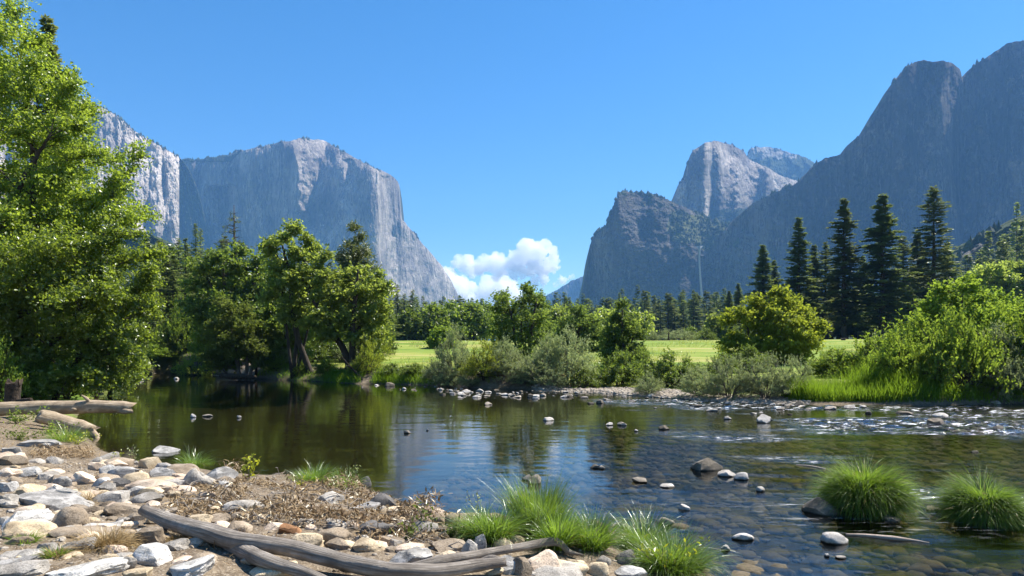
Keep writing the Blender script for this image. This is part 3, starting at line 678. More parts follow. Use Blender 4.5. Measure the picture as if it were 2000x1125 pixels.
def conifer(seed, H=25., R=3.2, start=.12, per=5, dz=.42, lush=6, droop=.25, L=.75, W=.24, power=.85, bare=0, mats=(None, None), r0=.33):
    rng = np.random.default_rng(seed); wood, leaf = MB(), MB()
    zs = np.linspace(-.3, H, 14); path = np.c_[rng.normal(size=14)*.03, rng.normal(size=14)*.03, zs]
    tube(path, r0*(1-.95*np.clip(zs/H, 0, 1)), 8, wood)
    z = H*start; C = []; D = []; U = []; LL = []
    while z < H*.992:
        t = (z/H-start)/(1-start)
        rad = R*(1-t)**power*(.35+.65*sstep(0, .12, t))*(.85+.3*vnoise(z*2.3, seed, 0, 3)) if t < .97 else R*.06
        for q in range(per):
            if rng.random() < .12: continue
            az = rng.random()*2*math.pi; l = rad*(.42+.85*rng.random()); el = .35*t-droop*(1-t)+rng.normal()*.1
            d = np.array([math.cos(az)*math.cos(el), math.sin(az)*math.cos(el), math.sin(el)])
            zz = z+rng.random()*dz
            a = np.array([0, 0, zz]); e = a+d*l; mid = a+d*l*.5+np.array([0, 0, .06*l])
            if l > .9: tube(np.array([a, mid, e]), np.array([.05, .03, .012])*(l/R+.3), 3, wood, False)
            n = max(3, int(lush*l/R*1.9)+2)
            u = np.linspace(.22, 1, n)
            for k_ in range(n):
                p = a*(1-u[k_])**2+2*u[k_]*(1-u[k_])*mid+u[k_]**2*e
                side = np.cross(d, [0, 0, 1])
                for sgn in (-1, 1, 0):
                    dd = d*(.55+.3*rng.random())+side*sgn*(.75+.2*rng.random())+np.array([0, 0, rng.normal()*.22-.08])
                    C.append(p); D.append(dd); U.append(rng.normal(size=3)*.35+np.array([0, 0, 1])); LL.append((.55+.6*rng.random())*(.55+.45*l/R))
        z += dz*(.8+.4*rng.random())*(1-.35*t)
    C, D, U, LL = map(np.array, (C, D, U, LL)); D = nrm(D); B = nrm(np.cross(D, U)); l = LL[:, None]*L; w = W*LL[:, None]**.7
    V = np.stack([C, C+D*l*.5+B*w*.5, C+D*l, C+D*l*.5-B*w*.5], 1).reshape(-1, 3)
    leaf.add(V, None, np.arange(len(V)).reshape(-1, 4))
    return wood, leaf
def blades(mb, pos, rng, L, W, lean, curve, nseg=4, dirs=None, up=1.0):
    n = len(pos); az = rng.random(n)*2*math.pi
    d = np.c_[np.cos(az), np.sin(az), np.zeros(n)] if dirs is None else nrm(dirs+rng.normal(size=(n, 3))*np.array([.35, .35, 0]))
    ln = np.abs(rng.normal(size=n)*.35+1)*lean; Ls = L*(.55+.6*rng.random(n)); cv = curve*(.4+1.1*rng.random(n))
    side = nrm(np.cross(d, [0, 0, 1.])+rng.normal(size=(n, 3))*.35)
    rows = []
    p = pos.copy(); ang = ln.copy()
    for s in range(nseg+1):
        w = W*(1-(s/nseg)**1.5)*.5*(.7+.6*rng.random(1))
        rows.append(p-side*w); rows.append(p+side*w)
        ang = ang+cv/nseg
        p = p+(d*np.sin(ang)[:, None]+np.array([0, 0, up])*np.cos(ang)[:, None])*(Ls/nseg)[:, None]
    V = np.stack(rows, 1); m = V.shape[1]; V = V.reshape(-1, 3)
    i = np.arange(n)[:, None]*m; Qs = []
    for s in range(nseg): Qs.append(np.stack([i[:, 0]+2*s, i[:, 0]+2*s+1, i[:, 0]+2*s+3, i[:, 0]+2*s+2], -1))
    mb.add(V, None, np.concatenate(Qs))

# ------------------------------------------------------------------ tall trees on the left bank
px_tree('alder_tree', 'tall bright green alder filling the left edge, its dark trunk rising behind the fallen log', 'tree', 22.5, 25,
    [[(25, 800, 12), (28, 650, 10), (42, 520, 9), (56, 420, 8), (80, 370, 6), (112, 325, 4), (142, 283, 2)], [(50, 460, 7), (62, 330, 6), (45, 230, 4), (30, 110, 2)], [(42, 520, 6), (95, 474, 4), (198, 470, 2)], [(-60, 800, 10), (-70, 500, 8), (-40, 200, 4)]],
    [(-20, 90, 75, 80), (25, 75, 50, 55), (60, 150, 80, 60), (110, 150, 40, 40), (130, 205, 50, 34), (95, 225, 85, 55), (185, 250, 55, 34), (10, 220, 70, 70), (150, 300, 95, 50), (70, 330, 110, 75), (205, 345, 62, 42), (60, 430, 120, 60), (165, 420, 95, 48), (-60, 300, 120, 140), (225, 400, 50, 34), (-50, 500, 110, 90), (60, 520, 130, 60), (230, 300, 40, 26), (170, 235, 34, 26), (110, 160, 30, 30), (70, 90, 26, 26)],
    3000, 30, .135, .09, .34, B_dark, L_alder, 101, nlimb=105, twigs=11, subs=11, sublen=.8, twig=900, gap=.02, gscale=.75)
px_tree('alder_tree', 'leaning bright green alder spreading low over the water at the left', 'tree', 20.5, 62,
    [[(62, 775, 9), (101, 679, 7), (149, 637, 6), (164, 611, 5), (187, 555, 3)], [(40, 775, 8), (45, 640, 6), (60, 560, 4)], [(101, 679, 5), (190, 650, 4), (260, 620, 2)]],
    [(230, 500, 75, 38), (150, 530, 95, 50), (262, 560, 50, 34), (290, 598, 36, 26), (200, 610, 100, 45), (60, 560, 100, 75), (250, 655, 65, 38), (130, 680, 115, 50), (30, 680, 90, 70), (180, 715, 75, 32), (70, 735, 95, 30), (262, 635, 45, 28), (80, 630, 130, 60), (10, 600, 100, 90), (120, 740, 110, 26)],
    3100, 28, .125, .08, .31, B_dark, L_alder, 103, nlimb=78, twigs=11, subs=11, sublen=.8, twig=900, gap=.02, gscale=.85)
px_tree('waterside_shrub', 'dense green shrub at the foot of the left trees, touching the water', 'shrub', 27, 190,
    [[(190, 770, 4), (180, 730, 3), (170, 700, 2)], [(210, 765, 4), (230, 725, 3), (245, 705, 2)], [(150, 775, 4), (130, 740, 3), (120, 710, 2)]],
    [(180, 735, 60, 26), (235, 725, 42, 24), (130, 745, 60, 26), (80, 760, 60, 20), (205, 750, 38, 14)], 420, 26, .15, .09, .26, B_dark, L_alder, 104, nlimb=40, twigs=9, pn=('stems', 'foliage'))

# ------------------------------------------------------------------ trees along the far bank
px_tree('cottonwood_tree', 'tall cottonwood with a leaning bare lower trunk at the water, centre of the left grove', 'tree', 42, 604,
    [[(607, 728, 7), (596, 700, 6), (583, 660, 5.5), (574, 610, 5), (570, 560, 4), (562, 510, 3), (556, 480, 1.5)], [(573, 600, 4), (590, 555, 3), (604, 510, 1.6)], [(571, 570, 3), (545, 530, 2.2), (535, 490, 1.2)], [(577, 620, 3), (612, 600, 2)]],
    [(572, 482, 34, 32), (541, 482, 22, 30), (600, 515, 30, 36), (578, 545, 42, 40), (543, 560, 24, 36), (612, 570, 24, 40), (590, 600, 38, 30)],
    520, 26, .28, .17, .42, B_dark, L_cotton, 111, nlimb=30, sublen=.68, gap=.06)
px_tree('cottonwood_tree', 'broad forked cottonwood with two dark leaning trunks, right end of the left grove', 'tree', 40, 686,
    [[(684, 722, 8), (676, 694, 7), (655, 655, 6), (634, 622, 5), (612, 590, 3), (600, 565, 1.5)], [(690, 722, 7), (690, 660, 6), (695, 610, 5), (702, 560, 3), (705, 530, 1.5)], [(676, 694, 5), (694, 655, 4), (720, 600, 2)]],
    [(692, 560, 50, 40), (648, 555, 34, 42), (722, 580, 32, 50), (702, 620, 48, 48), (655, 610, 36, 48), (734, 640, 20, 48), (640, 522, 18, 26), (622, 640, 26, 26), (712, 665, 38, 30)],
    660, 26, .27, .165, .40, B_dark, L_cotton, 113, nlimb=36, sublen=.68, gap=.06)
px_tree('oak_tree', 'dark round-crowned tree standing under the dead-topped conifer', 'tree', 55, 440,
    [[(452, 722, 6), (452, 660, 6), (448, 600, 5), (446, 550, 3), (448, 510, 1.5)], [(450, 640, 4), (480, 590, 3), (495, 550, 1.5)], [(449, 620, 4), (420, 580, 3), (410, 550, 1.5)]],
    [(430, 560, 52, 50), (482, 560, 44, 50), (456, 520, 42, 32), (452, 600, 62, 45), (500, 610, 40, 50), (405, 600, 30, 40)], 760, 26, .36, .22, .5, B_dark, L_deep, 115, nlimb=40, gap=.04)
px_tree('willow_tree', 'olive green willow with grey leaning stems, left of the grove at the water', 'tree', 43.5, 470,
    [[(470, 730, 4), (462, 700, 4), (450, 660, 3), (448, 620, 1.5)], [(478, 730, 4), (482, 690, 3), (470, 640, 2)], [(484, 730, 3.5), (500, 690, 2.5), (508, 660, 1.5)]],
    [(448, 620, 32, 26), (440, 655, 36, 32), (478, 655, 36, 34), (450, 695, 46, 28), (500, 685, 28, 30), (420, 690, 22, 28)], 560, 26, .26, .12, .38, B_grey, L_olive, 117, nlimb=30, gap=.06)
px_tree('understory_tree', 'small dark tree with horizontal sprays between the cottonwood and the olive willow', 'tree', 45, 560,
    [[(572, 728, 5), (566, 700, 4), (556, 660, 3), (552, 620, 1.5)], [(500, 728, 3), (502, 690, 2.5), (510, 650, 1.2)]],
    [(545, 640, 42, 32), (530, 680, 42, 24), (570, 670, 30, 28), (512, 660, 26, 34), (545, 610, 26, 24)], 460, 26, .28, .17, .40, B_dark, L_deep, 119, nlimb=28, flat=.4)
px_tree('cottonwood_tree', 'airy young cottonwood with thin forked stems in the middle of the far bank', 'tree', 40, 1022,
    [[(1032, 722, 4), (1034, 680, 3.5), (1040, 630, 2.8), (1048, 585, 1.2)], [(1020, 722, 4), (1008, 670, 3.2), (1000, 620, 2.4), (988, 582, 1)], [(1026, 720, 3), (1018, 650, 2), (1020, 600, 1)]],
    [(985, 596, 20, 26), (995, 640, 30, 38), (1046, 606, 24, 30), (1050, 650, 28, 40), (1018, 690, 40, 26), (1012, 600, 20, 24), (980, 670, 22, 26), (1030, 575, 10, 10)], 430, 22, .25, .14, .36, B_dark, L_mid, 121, nlimb=34, gap=.16)
px_tree('round_tree', 'rounded mid green tree right of the airy young cottonwood, before the far wood', 'tree', 62, 1130,
    [[(1128, 690, 4), (1128, 660, 3), (1130, 630, 1.5)], [(1140, 690, 3), (1150, 660, 2)]],
    [(1130, 636, 34, 26), (1112, 655, 26, 24), (1155, 655, 28, 26), (1130, 675, 46, 20), (1180, 668, 24, 16)], 420, 24, .34, .2, .5, B_dark, L_mid, 123, nlimb=24)
px_tree('slender_tree', 'slender green tree with narrow tip standing above dark bushes on the far bank', 'tree', 38, 1215,
    [[(1216, 728, 4), (1216, 690, 3.4), (1214, 640, 2.4), (1212, 605, 1)], [(1222, 726, 3), (1230, 680, 2), (1238, 655, 1)]],
    [(1212, 618, 14, 22), (1216, 645, 24, 26), (1232, 668, 24, 22), (1206, 668, 20, 28), (1218, 695, 38, 20)], 400, 24, .24, .14, .34, B_dark, L_mid, 125, nlimb=28)
px_tree('maple_tree', 'bright yellow-green rounded tree on the meadow edge left of the tall pines', 'tree', 38, 1500,
    [[(1535, 722, 5), (1534, 680, 4), (1532, 630, 2.6), (1530, 590, 1.2)], [(1500, 722, 5), (1498, 680, 4), (1490, 630, 2)], [(1556, 722, 4), (1560, 680, 3), (1566, 640, 1.5)], [(1462, 722, 4), (1462, 680, 3), (1458, 640, 1.5)], [(1516, 722, 4), (1512, 660, 3)]],
    [(1535, 606, 34, 32), (1508, 625, 36, 36), (1560, 640, 34, 40), (1480, 632, 36, 40), (1450, 640, 30, 36), (1446, 675, 28, 34), (1530, 660, 55, 40), (1575, 672, 20, 30), (1500, 690, 66, 30), (1525, 585, 16, 16)], 900, 26, .26, .16, .36, B_dark, L_lime, 127, nlimb=50, gap=.06)
px_tree('maple_tree', 'dome-shaped bright green tree behind the willow thicket, right of the tall pines', 'tree', 40, 1870,
    [[(1872, 735, 6), (1872, 680, 5), (1870, 620, 3), (1868, 575, 1.2)], [(1870, 690, 4), (1835, 640, 2.4)], [(1872, 690, 4), (1912, 640, 2.4)]],
    [(1868, 585, 40, 30), (1832, 618, 36, 28), (1908, 615, 36, 32), (1870, 635, 66, 42), (1815, 645, 26, 24), (1925, 645, 34, 30), (1870, 680, 70, 36)], 850, 26, .27, .17, .40, B_dark, L_bright, 129, nlimb=44, flat=.4, gap=.06)
px_tree('maple_tree', 'smaller bright green tree at the right edge beside the dome-shaped tree', 'tree', 42, 1965,
    [[(1965, 735, 5), (1964, 680, 4), (1958, 620, 2)], [(1980, 735, 4), (1996, 670, 2.4)]],
    [(1956, 598, 28, 22), (1990, 625, 42, 28), (1950, 640, 36, 34), (2000, 660, 46, 40), (1960, 690, 50, 40), (2060, 650, 50, 60)], 760, 26, .27, .17, .40, B_dark, L_bright, 131, nlimb=40, flat=.4, gap=.06)
for bx_, top_, w_, lab in [(1930, 528, 44, 'dark round oak on the talus edge behind the dome-shaped tree'), (1988, 520, 46, 'broad dark oak at the right edge under the wooded talus')]:
    px_tree('oak_tree', lab, 'tree', 140, bx_, [[(bx_, 662, 4), (bx_, 610, 3), (bx_+4, 560, 1.5)], [(bx_, 610, 2.5), (bx_-20, 570, 1)]],
        [(bx_, top_+18, w_*.8, 18), (bx_-20, top_+34, w_*.6, 20), (bx_+22, top_+34, w_*.6, 20), (bx_, top_+58, w_, 24)], 420, 22, .8, .5, 1.2, B_dark, L_cotton, 133+bx_, nlimb=20)

# ------------------------------------------------------------------ conifers
def conifer_proto(seed, mats, **kw):
    w, l = conifer(seed, **kw); return (w.data('trunk', [mats[0]], True), l.data('crown', [mats[1]]))
CP = [conifer_proto(201, (B_dark, N_conif), H=25, R=3.4, lush=7, start=.06), conifer_proto(202, (B_dark, N_conif), H=25, R=2.6, lush=6, start=.10, power=.7),
      conifer_proto(203, (B_dark, N_pine), H=25, R=3.0, lush=7, start=.16, droop=.1, power=.6), conifer_proto(204, (B_dark, N_conif), H=25, R=2.2, lush=5, start=.2, power=.6),
      conifer_proto(205, (B_dark, N_pine), H=25, R=3.6, lush=8, start=.1, droop=.35, power=.75)]
BIG = [conifer_proto(211, (B_dark, N_conif), H=25, R=3.3, per=7, lush=17, start=.05, dz=.27, L=.62, W=.22), conifer_proto(212, (B_dark, N_conif), H=25, R=2.9, per=7, lush=17, start=.07, dz=.28, L=.6, W=.2, power=.62),
       conifer_proto(213, (B_dark, N_pine), H=25, R=3.0, per=7, lush=17, start=.10, dz=.29, L=.62, W=.22, power=.7), conifer_proto(214, (B_dark, N_pine), H=25, R=3.0, lush=9, start=.13, dz=.31, L=.62, W=.22, power=.55)]
LOW = [conifer_proto(221, (B_dark, N_conif), H=25, R=3.2, lush=3, start=.06, per=4, dz=.75, L=1.3, W=.5), conifer_proto(222, (B_dark, N_conif), H=25, R=2.6, lush=3, start=.1, per=4, dz=.75, L=1.3, W=.5, power=.7),
       conifer_proto(223, (B_dark, N_pine), H=25, R=3.4, lush=3, start=.15, per=4, dz=.8, L=1.4, W=.55, power=.6)]
rngc = np.random.default_rng(77)
def put_conifer(proto, px, top_py, Y, wpx, label, group, name='conifer_tree'):
    if wpx: wpx *= 1.55*(.9+.2*rngc.random())
    x = (px-1000)/F*Y; z = gz(x, Y); H = CAMZ+(HZ-top_py)/F*Y-z
    r = empty(name, (x, Y, z), rngc.random()*6.28); s = H/25; sw = s if wpx is None else wpx/F*Y/6.0
    r.scale = (sw, sw, s); tag(r, label, 'conifer', group)
    link('trunk', proto[0], r); link('crown', proto[1], r); return r
G1 = 'tall pines behind the meadow on the right'
for px, top, Y, w, k, lab in [(1490, 478, 118, 54, 0, 'shorter pyramid pine standing left of the tall pines, above the yellow-green tree'), (1512, 508, 124, 40, 1, 'small dim pine tucked behind the shorter pyramid pine'),
        (1560, 424, 108, 64, 0, 'dense dark pine, first of the tall row from the left'), (1590, 478, 117, 42, 1, None), (1612, 474, 115, 40, 3, None), (1648, 388, 103, 66, 2, 'tall pine with a straight dark trunk above the old stump'),
        (1686, 500, 126, 44, 1, None), (1723, 379, 101, 74, 1, 'broad-shouldered tall pine, third of the tall row'), (1764, 462, 119, 48, 3, None), (1792, 455, 122, 56, 2, None), (1824, 366, 105, 74, 3, 'tallest pine with a bare dark trunk, right end of the row'),
        (1850, 474, 121, 56, 0, None), (1700, 560, 128, 44, 1, None), (1580, 560, 128, 40, 0, None), (1740, 545, 130, 46, 2, None), (1625, 545, 130, 44, 1, None), (1670, 560, 112, 40, 0, None), (1775, 560, 112, 40, 1, None), (1600, 600, 110, 36, 2, None), (1810, 560, 118, 44, 2, None)]:
    put_conifer(BIG[k], px, top, Y, w, lab or 'shorter dark pine filling in between the tall pines on the right', G1, 'pine_tree')
for px, top, Y, w, lab in [(1424, 568, 150, 34, 'thin dark conifer, left one of two behind the yellow-green tree'), (1442, 553, 155, 34, 'thin dark conifer, right one of two behind the yellow-green tree')]:
    put_conifer(BIG[0], px, top, Y, w, lab, None)
put_conifer(BIG[2], 92, 34, 34, 130, 'dark pine whose top shows above the alder in the upper left corner', None, 'pine_tree')
px_tree('conifer_tree', 'dense dark conifer rising behind the forked cottonwood', 'conifer', 47, 694, [[(694, 722, 7), (694, 600, 5), (694, 500, 2.5), (694, 448, .8)]], [(694, 470, 14, 26), (692, 505, 30, 30), (700, 540, 40, 30), (690, 585, 46, 36)], 560, 24, .26, .10, .34, B_dark, N_pine, 141, nlimb=40, gap=0, limb_r=.3)
for q in range(34):
    put_conifer(BIG[int(rngc.integers(4))], 1545+q*9.4+rngc.normal()*4, 570+rngc.random()*60, 112+rngc.random()*30, 40, 'dim low conifer in the dark understory behind the tall pines', 'understory conifers behind the tall pines', 'pine_tree')
# left background wood
for q in range(70):
    px = 285+q*6.9+rngc.normal()*6; Y = 60+rngc.random()*70
    top = 520+rngc.normal()*30+(30 if px > 700 else 0)-(25 if 300 < px < 420 else 0)
    put_conifer(CP[int(rngc.integers(5))], px, top, Y, 30+rngc.random()*26, 'dark conifer in the shadowy wood behind the left grove', 'conifers behind the left grove')
for px, top, Y, w, lab in [(412, 520, 66, 46, 'tall dark conifer just left of the round-crowned tree'), (340, 500, 72, 60, 'tall conifer behind the leaning alder tip'), (776, 556, 140, 30, 'first thin conifer right of the grove, before the monolith'), (790, 574, 145, 30, None), (806, 566, 140, 28, None), (762, 570, 150, 30, None)]:
    put_conifer(CP[0 if w > 40 else 1], px, top, Y, w, lab or 'thin conifer in the little row between grove and meadow', 'conifers right of the grove')
# the far wood across the valley floor: the nearer trees one by one, the rest as one mass
def mesh_arrays(me):
    v = np.empty(len(me.vertices)*3, np.float32); me.vertices.foreach_get('co', v); return v.reshape(-1, 3)
FARW = MB()
for q in range(270):
    px = 730+q*2.72+rngc.normal()*4; back = q % 2; Y = (230+rngc.random()*90) if not back else (330+rngc.random()*200)
    top = 597+rngc.normal()*12-(12 if px > 1240 else 0)+(6 if 820 < px < 940 else 0)-4*back; wpx = 19+rngc.random()*12; k_ = int(rngc.integers(3))
    if not back: put_conifer(LOW[k_], px, top, Y, wpx, 'dark conifer in the far wood at the foot of the cliffs', 'conifers of the far wood')
    else:
        x = (px-1000)/F*Y; z = gz(x, Y); s_ = (CAMZ+(HZ-top)/F*Y-z)/25; sw = wpx*1.22/F*Y/6; v = mesh_arrays(LOW[k_][1])*np.array([sw, sw, s_])+np.array([x, Y, z])
        FARW.add(v, None, np.arange(len(v)).reshape(-1, 4))
o = link('far_wood', FARW.data('far_wood', [N_conif])); tag(o, 'dense dark wood massed at the foot of the cliffs behind the meadow', 'forest', kind='stuff')
for px, top, Y in [(1112, 580, 210), (1128, 583, 215), (1058, 573, 200), (930, 590, 220), (970, 582, 200), (1210, 572, 190)]:
    put_conifer(CP[1], px, top, Y, 24, 'pointed conifer standing clear above the far wood', 'pointed conifers above the far wood')
# hazy conifers on the talus at the right
for q in range(66):
    px = 1858+rngc.random()*260; Y = 200+rngc.random()*240; x = (px-1000)/F*Y
    tp = 560-(px-1860)*.75+rngc.normal()*24
    put_conifer(LOW[int(rngc.integers(3))], px, min(tp, 560), Y, 26+rngc.random()*14, 'hazy conifer on the wooded talus at the right edge', 'conifers on the right talus')
for q in range(16):
    px = 150+rngc.random()*260; Y = 160+rngc.random()*160
    put_conifer(LOW[int(rngc.integers(3))], px, 565+rngc.normal()*22, Y, 26+rngc.random()*10, 'dark conifer at the foot of the brush hillside on the left', 'conifers below the brush hillside')
# small round trees in front of the far wood
def px_round(px, base_py, w, h, Y, lm, lab, seed, grp=None, L=.5):
    return px_tree('round_tree', lab, 'tree', Y, px, [[(px, base_py, 2.5), (px, base_py-h*.5, 1.6), (px+1, base_py-h*.85, .7)]],
        [(px, base_py-h*.75, w*.36, h*.26), (px-w*.22, base_py-h*.5, w*.3, h*.3), (px+w*.22, base_py-h*.5, w*.3, h*.3), (px, base_py-h*.3, w*.42, h*.25)], 170, 18, L, L*.6, L*1.5, B_dark, lm, seed, grp, nlimb=14)
for n_, (px, b, w, h, Y, lm) in enumerate([(838, 668, 70, 62, 120, L_deep), (885, 668, 70, 64, 125, L_deep), (925, 668, 60, 66, 128, L_deep), (800, 670, 50, 50, 118, L_deep), (1085, 668, 70, 56, 110, L_cotton), (1180, 668, 60, 52, 120, L_cotton), (1245, 668, 60, 50, 130, L_cotton), (945, 665, 60, 60, 140, L_deep)]):
    px_round(px, b, w, h, Y, lm, 'round dark broadleaf tree before the far wood', 300+n_, 'round trees before the far wood', .8)
px_round(862, 692, 24, 42, 70, L_bright, 'small pointed light green tree at the back of the meadow', 320)
px_round(1395, 672, 40, 50, 115, L_cotton, 'small tree with bare lower trunk on the far meadow edge', 321)

# conifer with dead spire
rng = np.random.default_rng(55)
wS, lS = MB(), MB(); Ys = 58.0; k_ = Ys/F
bs = P(457, 700, Ys); bs[2] = gz(bs[0], Ys)
tube(np.array([bs, P(457, 600, Ys), P(458, 500, Ys), P(457, 400, Ys)]), [.32, .22, .12, .02], 8, wS)
for q in range(70):
    py = 412+rng.random()**.7*110; a = P(457.5, py, Ys); az = rng.random()*6.28; l = (py-395)*k_*.42*(.4+.7*rng.random())
    e = a+np.array([math.cos(az)*l, math.sin(az)*l, -.12*l+.3*rng.random()*l]); m_ = (a+e)/2+np.array([0, 0, .1*l])
    tube(np.array([a, m_, e]), [.03, .02, .006], 4, wS, False)
    if rng.random() < .55: leaves(lS, bez(a, m_, e, 12)[5:]+rng.normal(size=(7, 3))*.1, rng, .3, .08, 0)
plant('dead_topped_conifer', 'conifer with a bare dead spire above the dark round-crowned tree', 'conifer', wS, lS, B_dark, N_pine, tuple(bs))
# ------------------------------------------------------------------ shrubs
def shrub_proto(seed, lm, bark, ncl, nlf, L, W, spread, upright=.5, R=1.0, H=1.0, nst=9, gap=-.2, flat=.7, blobs=None):
    rng = np.random.default_rng(seed); st = []
    for q in range(nst):
        a = q/nst*6.28+rng.random()*.6; r = R*(.35+.5*rng.random())
        st.append([(.06*math.cos(a), .06*math.sin(a), -.05, .022), (r*.45*math.cos(a), r*.45*math.sin(a), H*(.35+.1*rng.random()), .016), (r*math.cos(a), r*math.sin(a), H*(.6+.3*rng.random()), .006)])
    bl = [(np.array([0, 0, H*.62]), (R*.4, R*.4, H*.3))]
    for q in range(22):
        a = rng.random()*6.28; r = R*(.3+.5*rng.random())
        bl.append((np.array([r*math.cos(a), r*math.sin(a), H*(.18+.62*rng.random()*(1.15-r/R))]), (R*(.16+.16*rng.random()), R*(.16+.16*rng.random()), H*(.12+.12*rng.random()))))
    bl.append((np.array([0, 0, H*.16]), (R*.85, R*.85, H*.16)))
    w, l = woody(st, bl, rng, ncl, nlf, L, W, spread, nlimb=46, gap=gap, flat=flat, axup=.55, subs=9, twigs=6, sublen=1.5, wood_sub=True)
    return (w.data('stems', [bark], True), l.data('foliage', [lm]))
SP = {'silver': [shrub_proto(401+i, L_silver, B_grey, 330, 26, .085, .032, .10) for i in range(2)],
      'lime': [shrub_proto(411+i, L_lime, B_dark, 300, 26, .085, .03, .08, nst=13) for i in range(1)],
      'bright': [shrub_proto(421+i, L_bright, B_dark, 330, 26, .095, .05, .10, flat=.5) for i in range(2)],
      'dark': [shrub_proto(431+i, L_deep, B_dark, 300, 24, .09, .055, .085) for i in range(2)],
      'low': [shrub_proto(441+i, L_silver, B_grey, 300, 24, .10, .024, .085, gap=-.05) for i in range(2)]}
rngs = np.random.default_rng(9)
def put_shrub(kind, px, base_py, w, h, label, group=None, Y=None):
    if Y is None: p = hit(px, base_py); p[1] += w/F*p[1]*.25; p[1] += (1.8 if 1590 < px < 1840 and base_py > 750 else 0); p[0] = (px-1000)/F*p[1]; p[2] = gz(p[0], p[1])
    else: p = np.array([(px-1000)/F*Y, Y, gz((px-1000)/F*Y, Y)])
    pr = SP[kind][int(rngs.integers(len(SP[kind])))]
    r = empty('dark_bush' if kind == 'dark' else 'willow_shrub', tuple(p), rngs.random()*6.28)
    k = p[1]/F; hh = CAMZ+(HZ-(base_py-h))*k-p[2] if Y is None else h*k
    r.scale = (w*k/1.95, w*k/1.95, hh/.98); tag(r, label, 'shrub', group)
    link('stems', pr[0], r); link('foliage', pr[1], r); return r
GW = 'willow thicket along the right bank'
for a in [('silver', 888, 748, 92, 92, 'grey-green willow at the left end of the bushes on the middle bank'), ('low', 852, 752, 60, 42, 'low pale willow sprouting from the gravel beside the grassy bank'),
        ('lime', 946, 754, 96, 78, 'rounded yellow-green willow with a fan of dark stems at the water'), ('low', 996, 755, 96, 62, 'low pale willow right of the rounded yellow-green willow'), ('silver', 985, 738, 80, 70, 'grey-green willow under the airy young cottonwood'),
        ('low', 1046, 756, 84, 58, 'low pale willow against the large silvery willow'), ('silver', 1112, 756, 118, 104, 'large silvery willow in the middle of the far bank'), ('silver', 1072, 735, 70, 76, 'grey-green willow behind and left of the large silvery willow'),
        ('bright', 1162, 757, 50, 30, 'small fresh green bush at the foot of the large silvery willow'), ('dark', 1210, 756, 104, 62, 'dark bush below the slender green tree'), ('dark', 1300, 758, 104, 62, 'dark bush right of the slender green tree, above the gravel bar'),
        ('dark', 1255, 750, 70, 56, 'dark bush between the two larger dark bushes'), ('low', 1266, 774, 56, 42, 'small pale willow growing out of the gravel bar'), ('dark', 1345, 752, 70, 48, 'dark bush behind the pale willow strip'),
        ('low', 1362, 778, 90, 56, 'pale low willow at the left end of the willow strip'), ('low', 1425, 782, 110, 76, 'pale low willow, second in the strip on the gravel'), ('low', 1495, 783, 110, 80, 'pale low willow below the bright yellow-green tree'), ('low', 1552, 780, 90, 72, 'pale low willow beside the bright strip of grass'),
        ('dark', 1462, 728, 90, 46, 'dark bush at the foot of the bright yellow-green tree'), ('dark', 1410, 735, 70, 40, 'dark bush behind the second pale low willow'),
        ('bright', 1630, 768, 120, 78, 'fresh green willow behind the left end of the grass strip'), ('bright', 1706, 765, 140, 98, 'fresh green willow behind the middle of the grass strip'), ('bright', 1790, 770, 165, 136, 'fresh green willow with raised leader shoots in front of the dome-shaped tree'),
        ('bright', 1868, 784, 150, 158, 'tall fresh green willow at the right end of the grass strip'), ('silver', 1950, 788, 140, 128, 'silvery willow overhanging the riffle at the right'), ('bright', 2030, 786, 150, 172, 'tall green willow cut by the right edge of the view'), ('bright', 1955, 768, 150, 148, 'fresh green willow behind the silvery willow at the right'), ('bright', 1750, 745, 110, 84, 'fresh green willow right of the leaning grey snag'),
        ('lime', 720, 733, 62, 58, 'small pale feathery willow over the leaning snag'), ('dark', 765, 738, 62, 26, 'low dark bush on the grassy bank, nearest the feathery willow'), ('dark', 812, 739, 66, 26, 'low dark bush in the middle of the grassy bank'), ('dark', 850, 738, 44, 26, 'low dark bush at the right end of the grassy bank'),
        ('bright', 636, 735, 44, 32, 'small green bush between the leaning trunks of the grove'), ('bright', 540, 728, 46, 34, 'small light green bush at the foot of the grove, left part'), ('dark', 700, 735, 40, 34, 'dark bush at the base of the forked cottonwood'), ('bright', 590, 733, 36, 24, 'small green bush beside the bare leaning trunk'),
        ('dark', 440, 728, 60, 34, 'dark bush overhanging the bank under the olive willow'), ('bright', 400, 724, 60, 24, 'light green bush above the pale sandbar'), ('bright', 345, 722, 60, 26, 'light green bush left of the pale sandbar'), ('bright', 262, 728, 76, 46, 'green bush at the far end of the left bank'), ('bright', 300, 720, 60, 44, 'green bush at the river bend, behind the far left bank'), ('silver', 560, 715, 60, 44, 'grey-green willow in the shade behind the leaning trunk')]:
    put_shrub(*a)
for n_, (px, w, h, Y) in enumerate([(1330, 56, 20, 112), (1380, 40, 20, 108), (1300, 46, 18, 118), (1350, 50, 24, 122), (1275, 30, 16, 114), (1410, 44, 22, 120), (1240, 40, 18, 120), (1435, 44, 24, 112)]):
    put_shrub('dark' if n_ % 2 else 'silver', px, 668, w, h, 'small round bush dotted on the far side of the meadow', 'bushes on the far side of the meadow', Y)
for a in [('low', 878, 758, 70, 36, 'low pale willow at the water left of the rounded yellow-green willow'), ('low', 918, 760, 60, 30, 'very low pale willow at the water under the grey-green willow'), ('low', 1022, 761, 74, 36, 'low pale willow at the water between the two low ones'), ('low', 1078, 762, 70, 38, 'low pale willow at the water, left foot of the large silvery willow'), ('dark', 1140, 760, 60, 36, 'low dark bush at the right foot of the large silvery willow')]: put_shrub(*a)
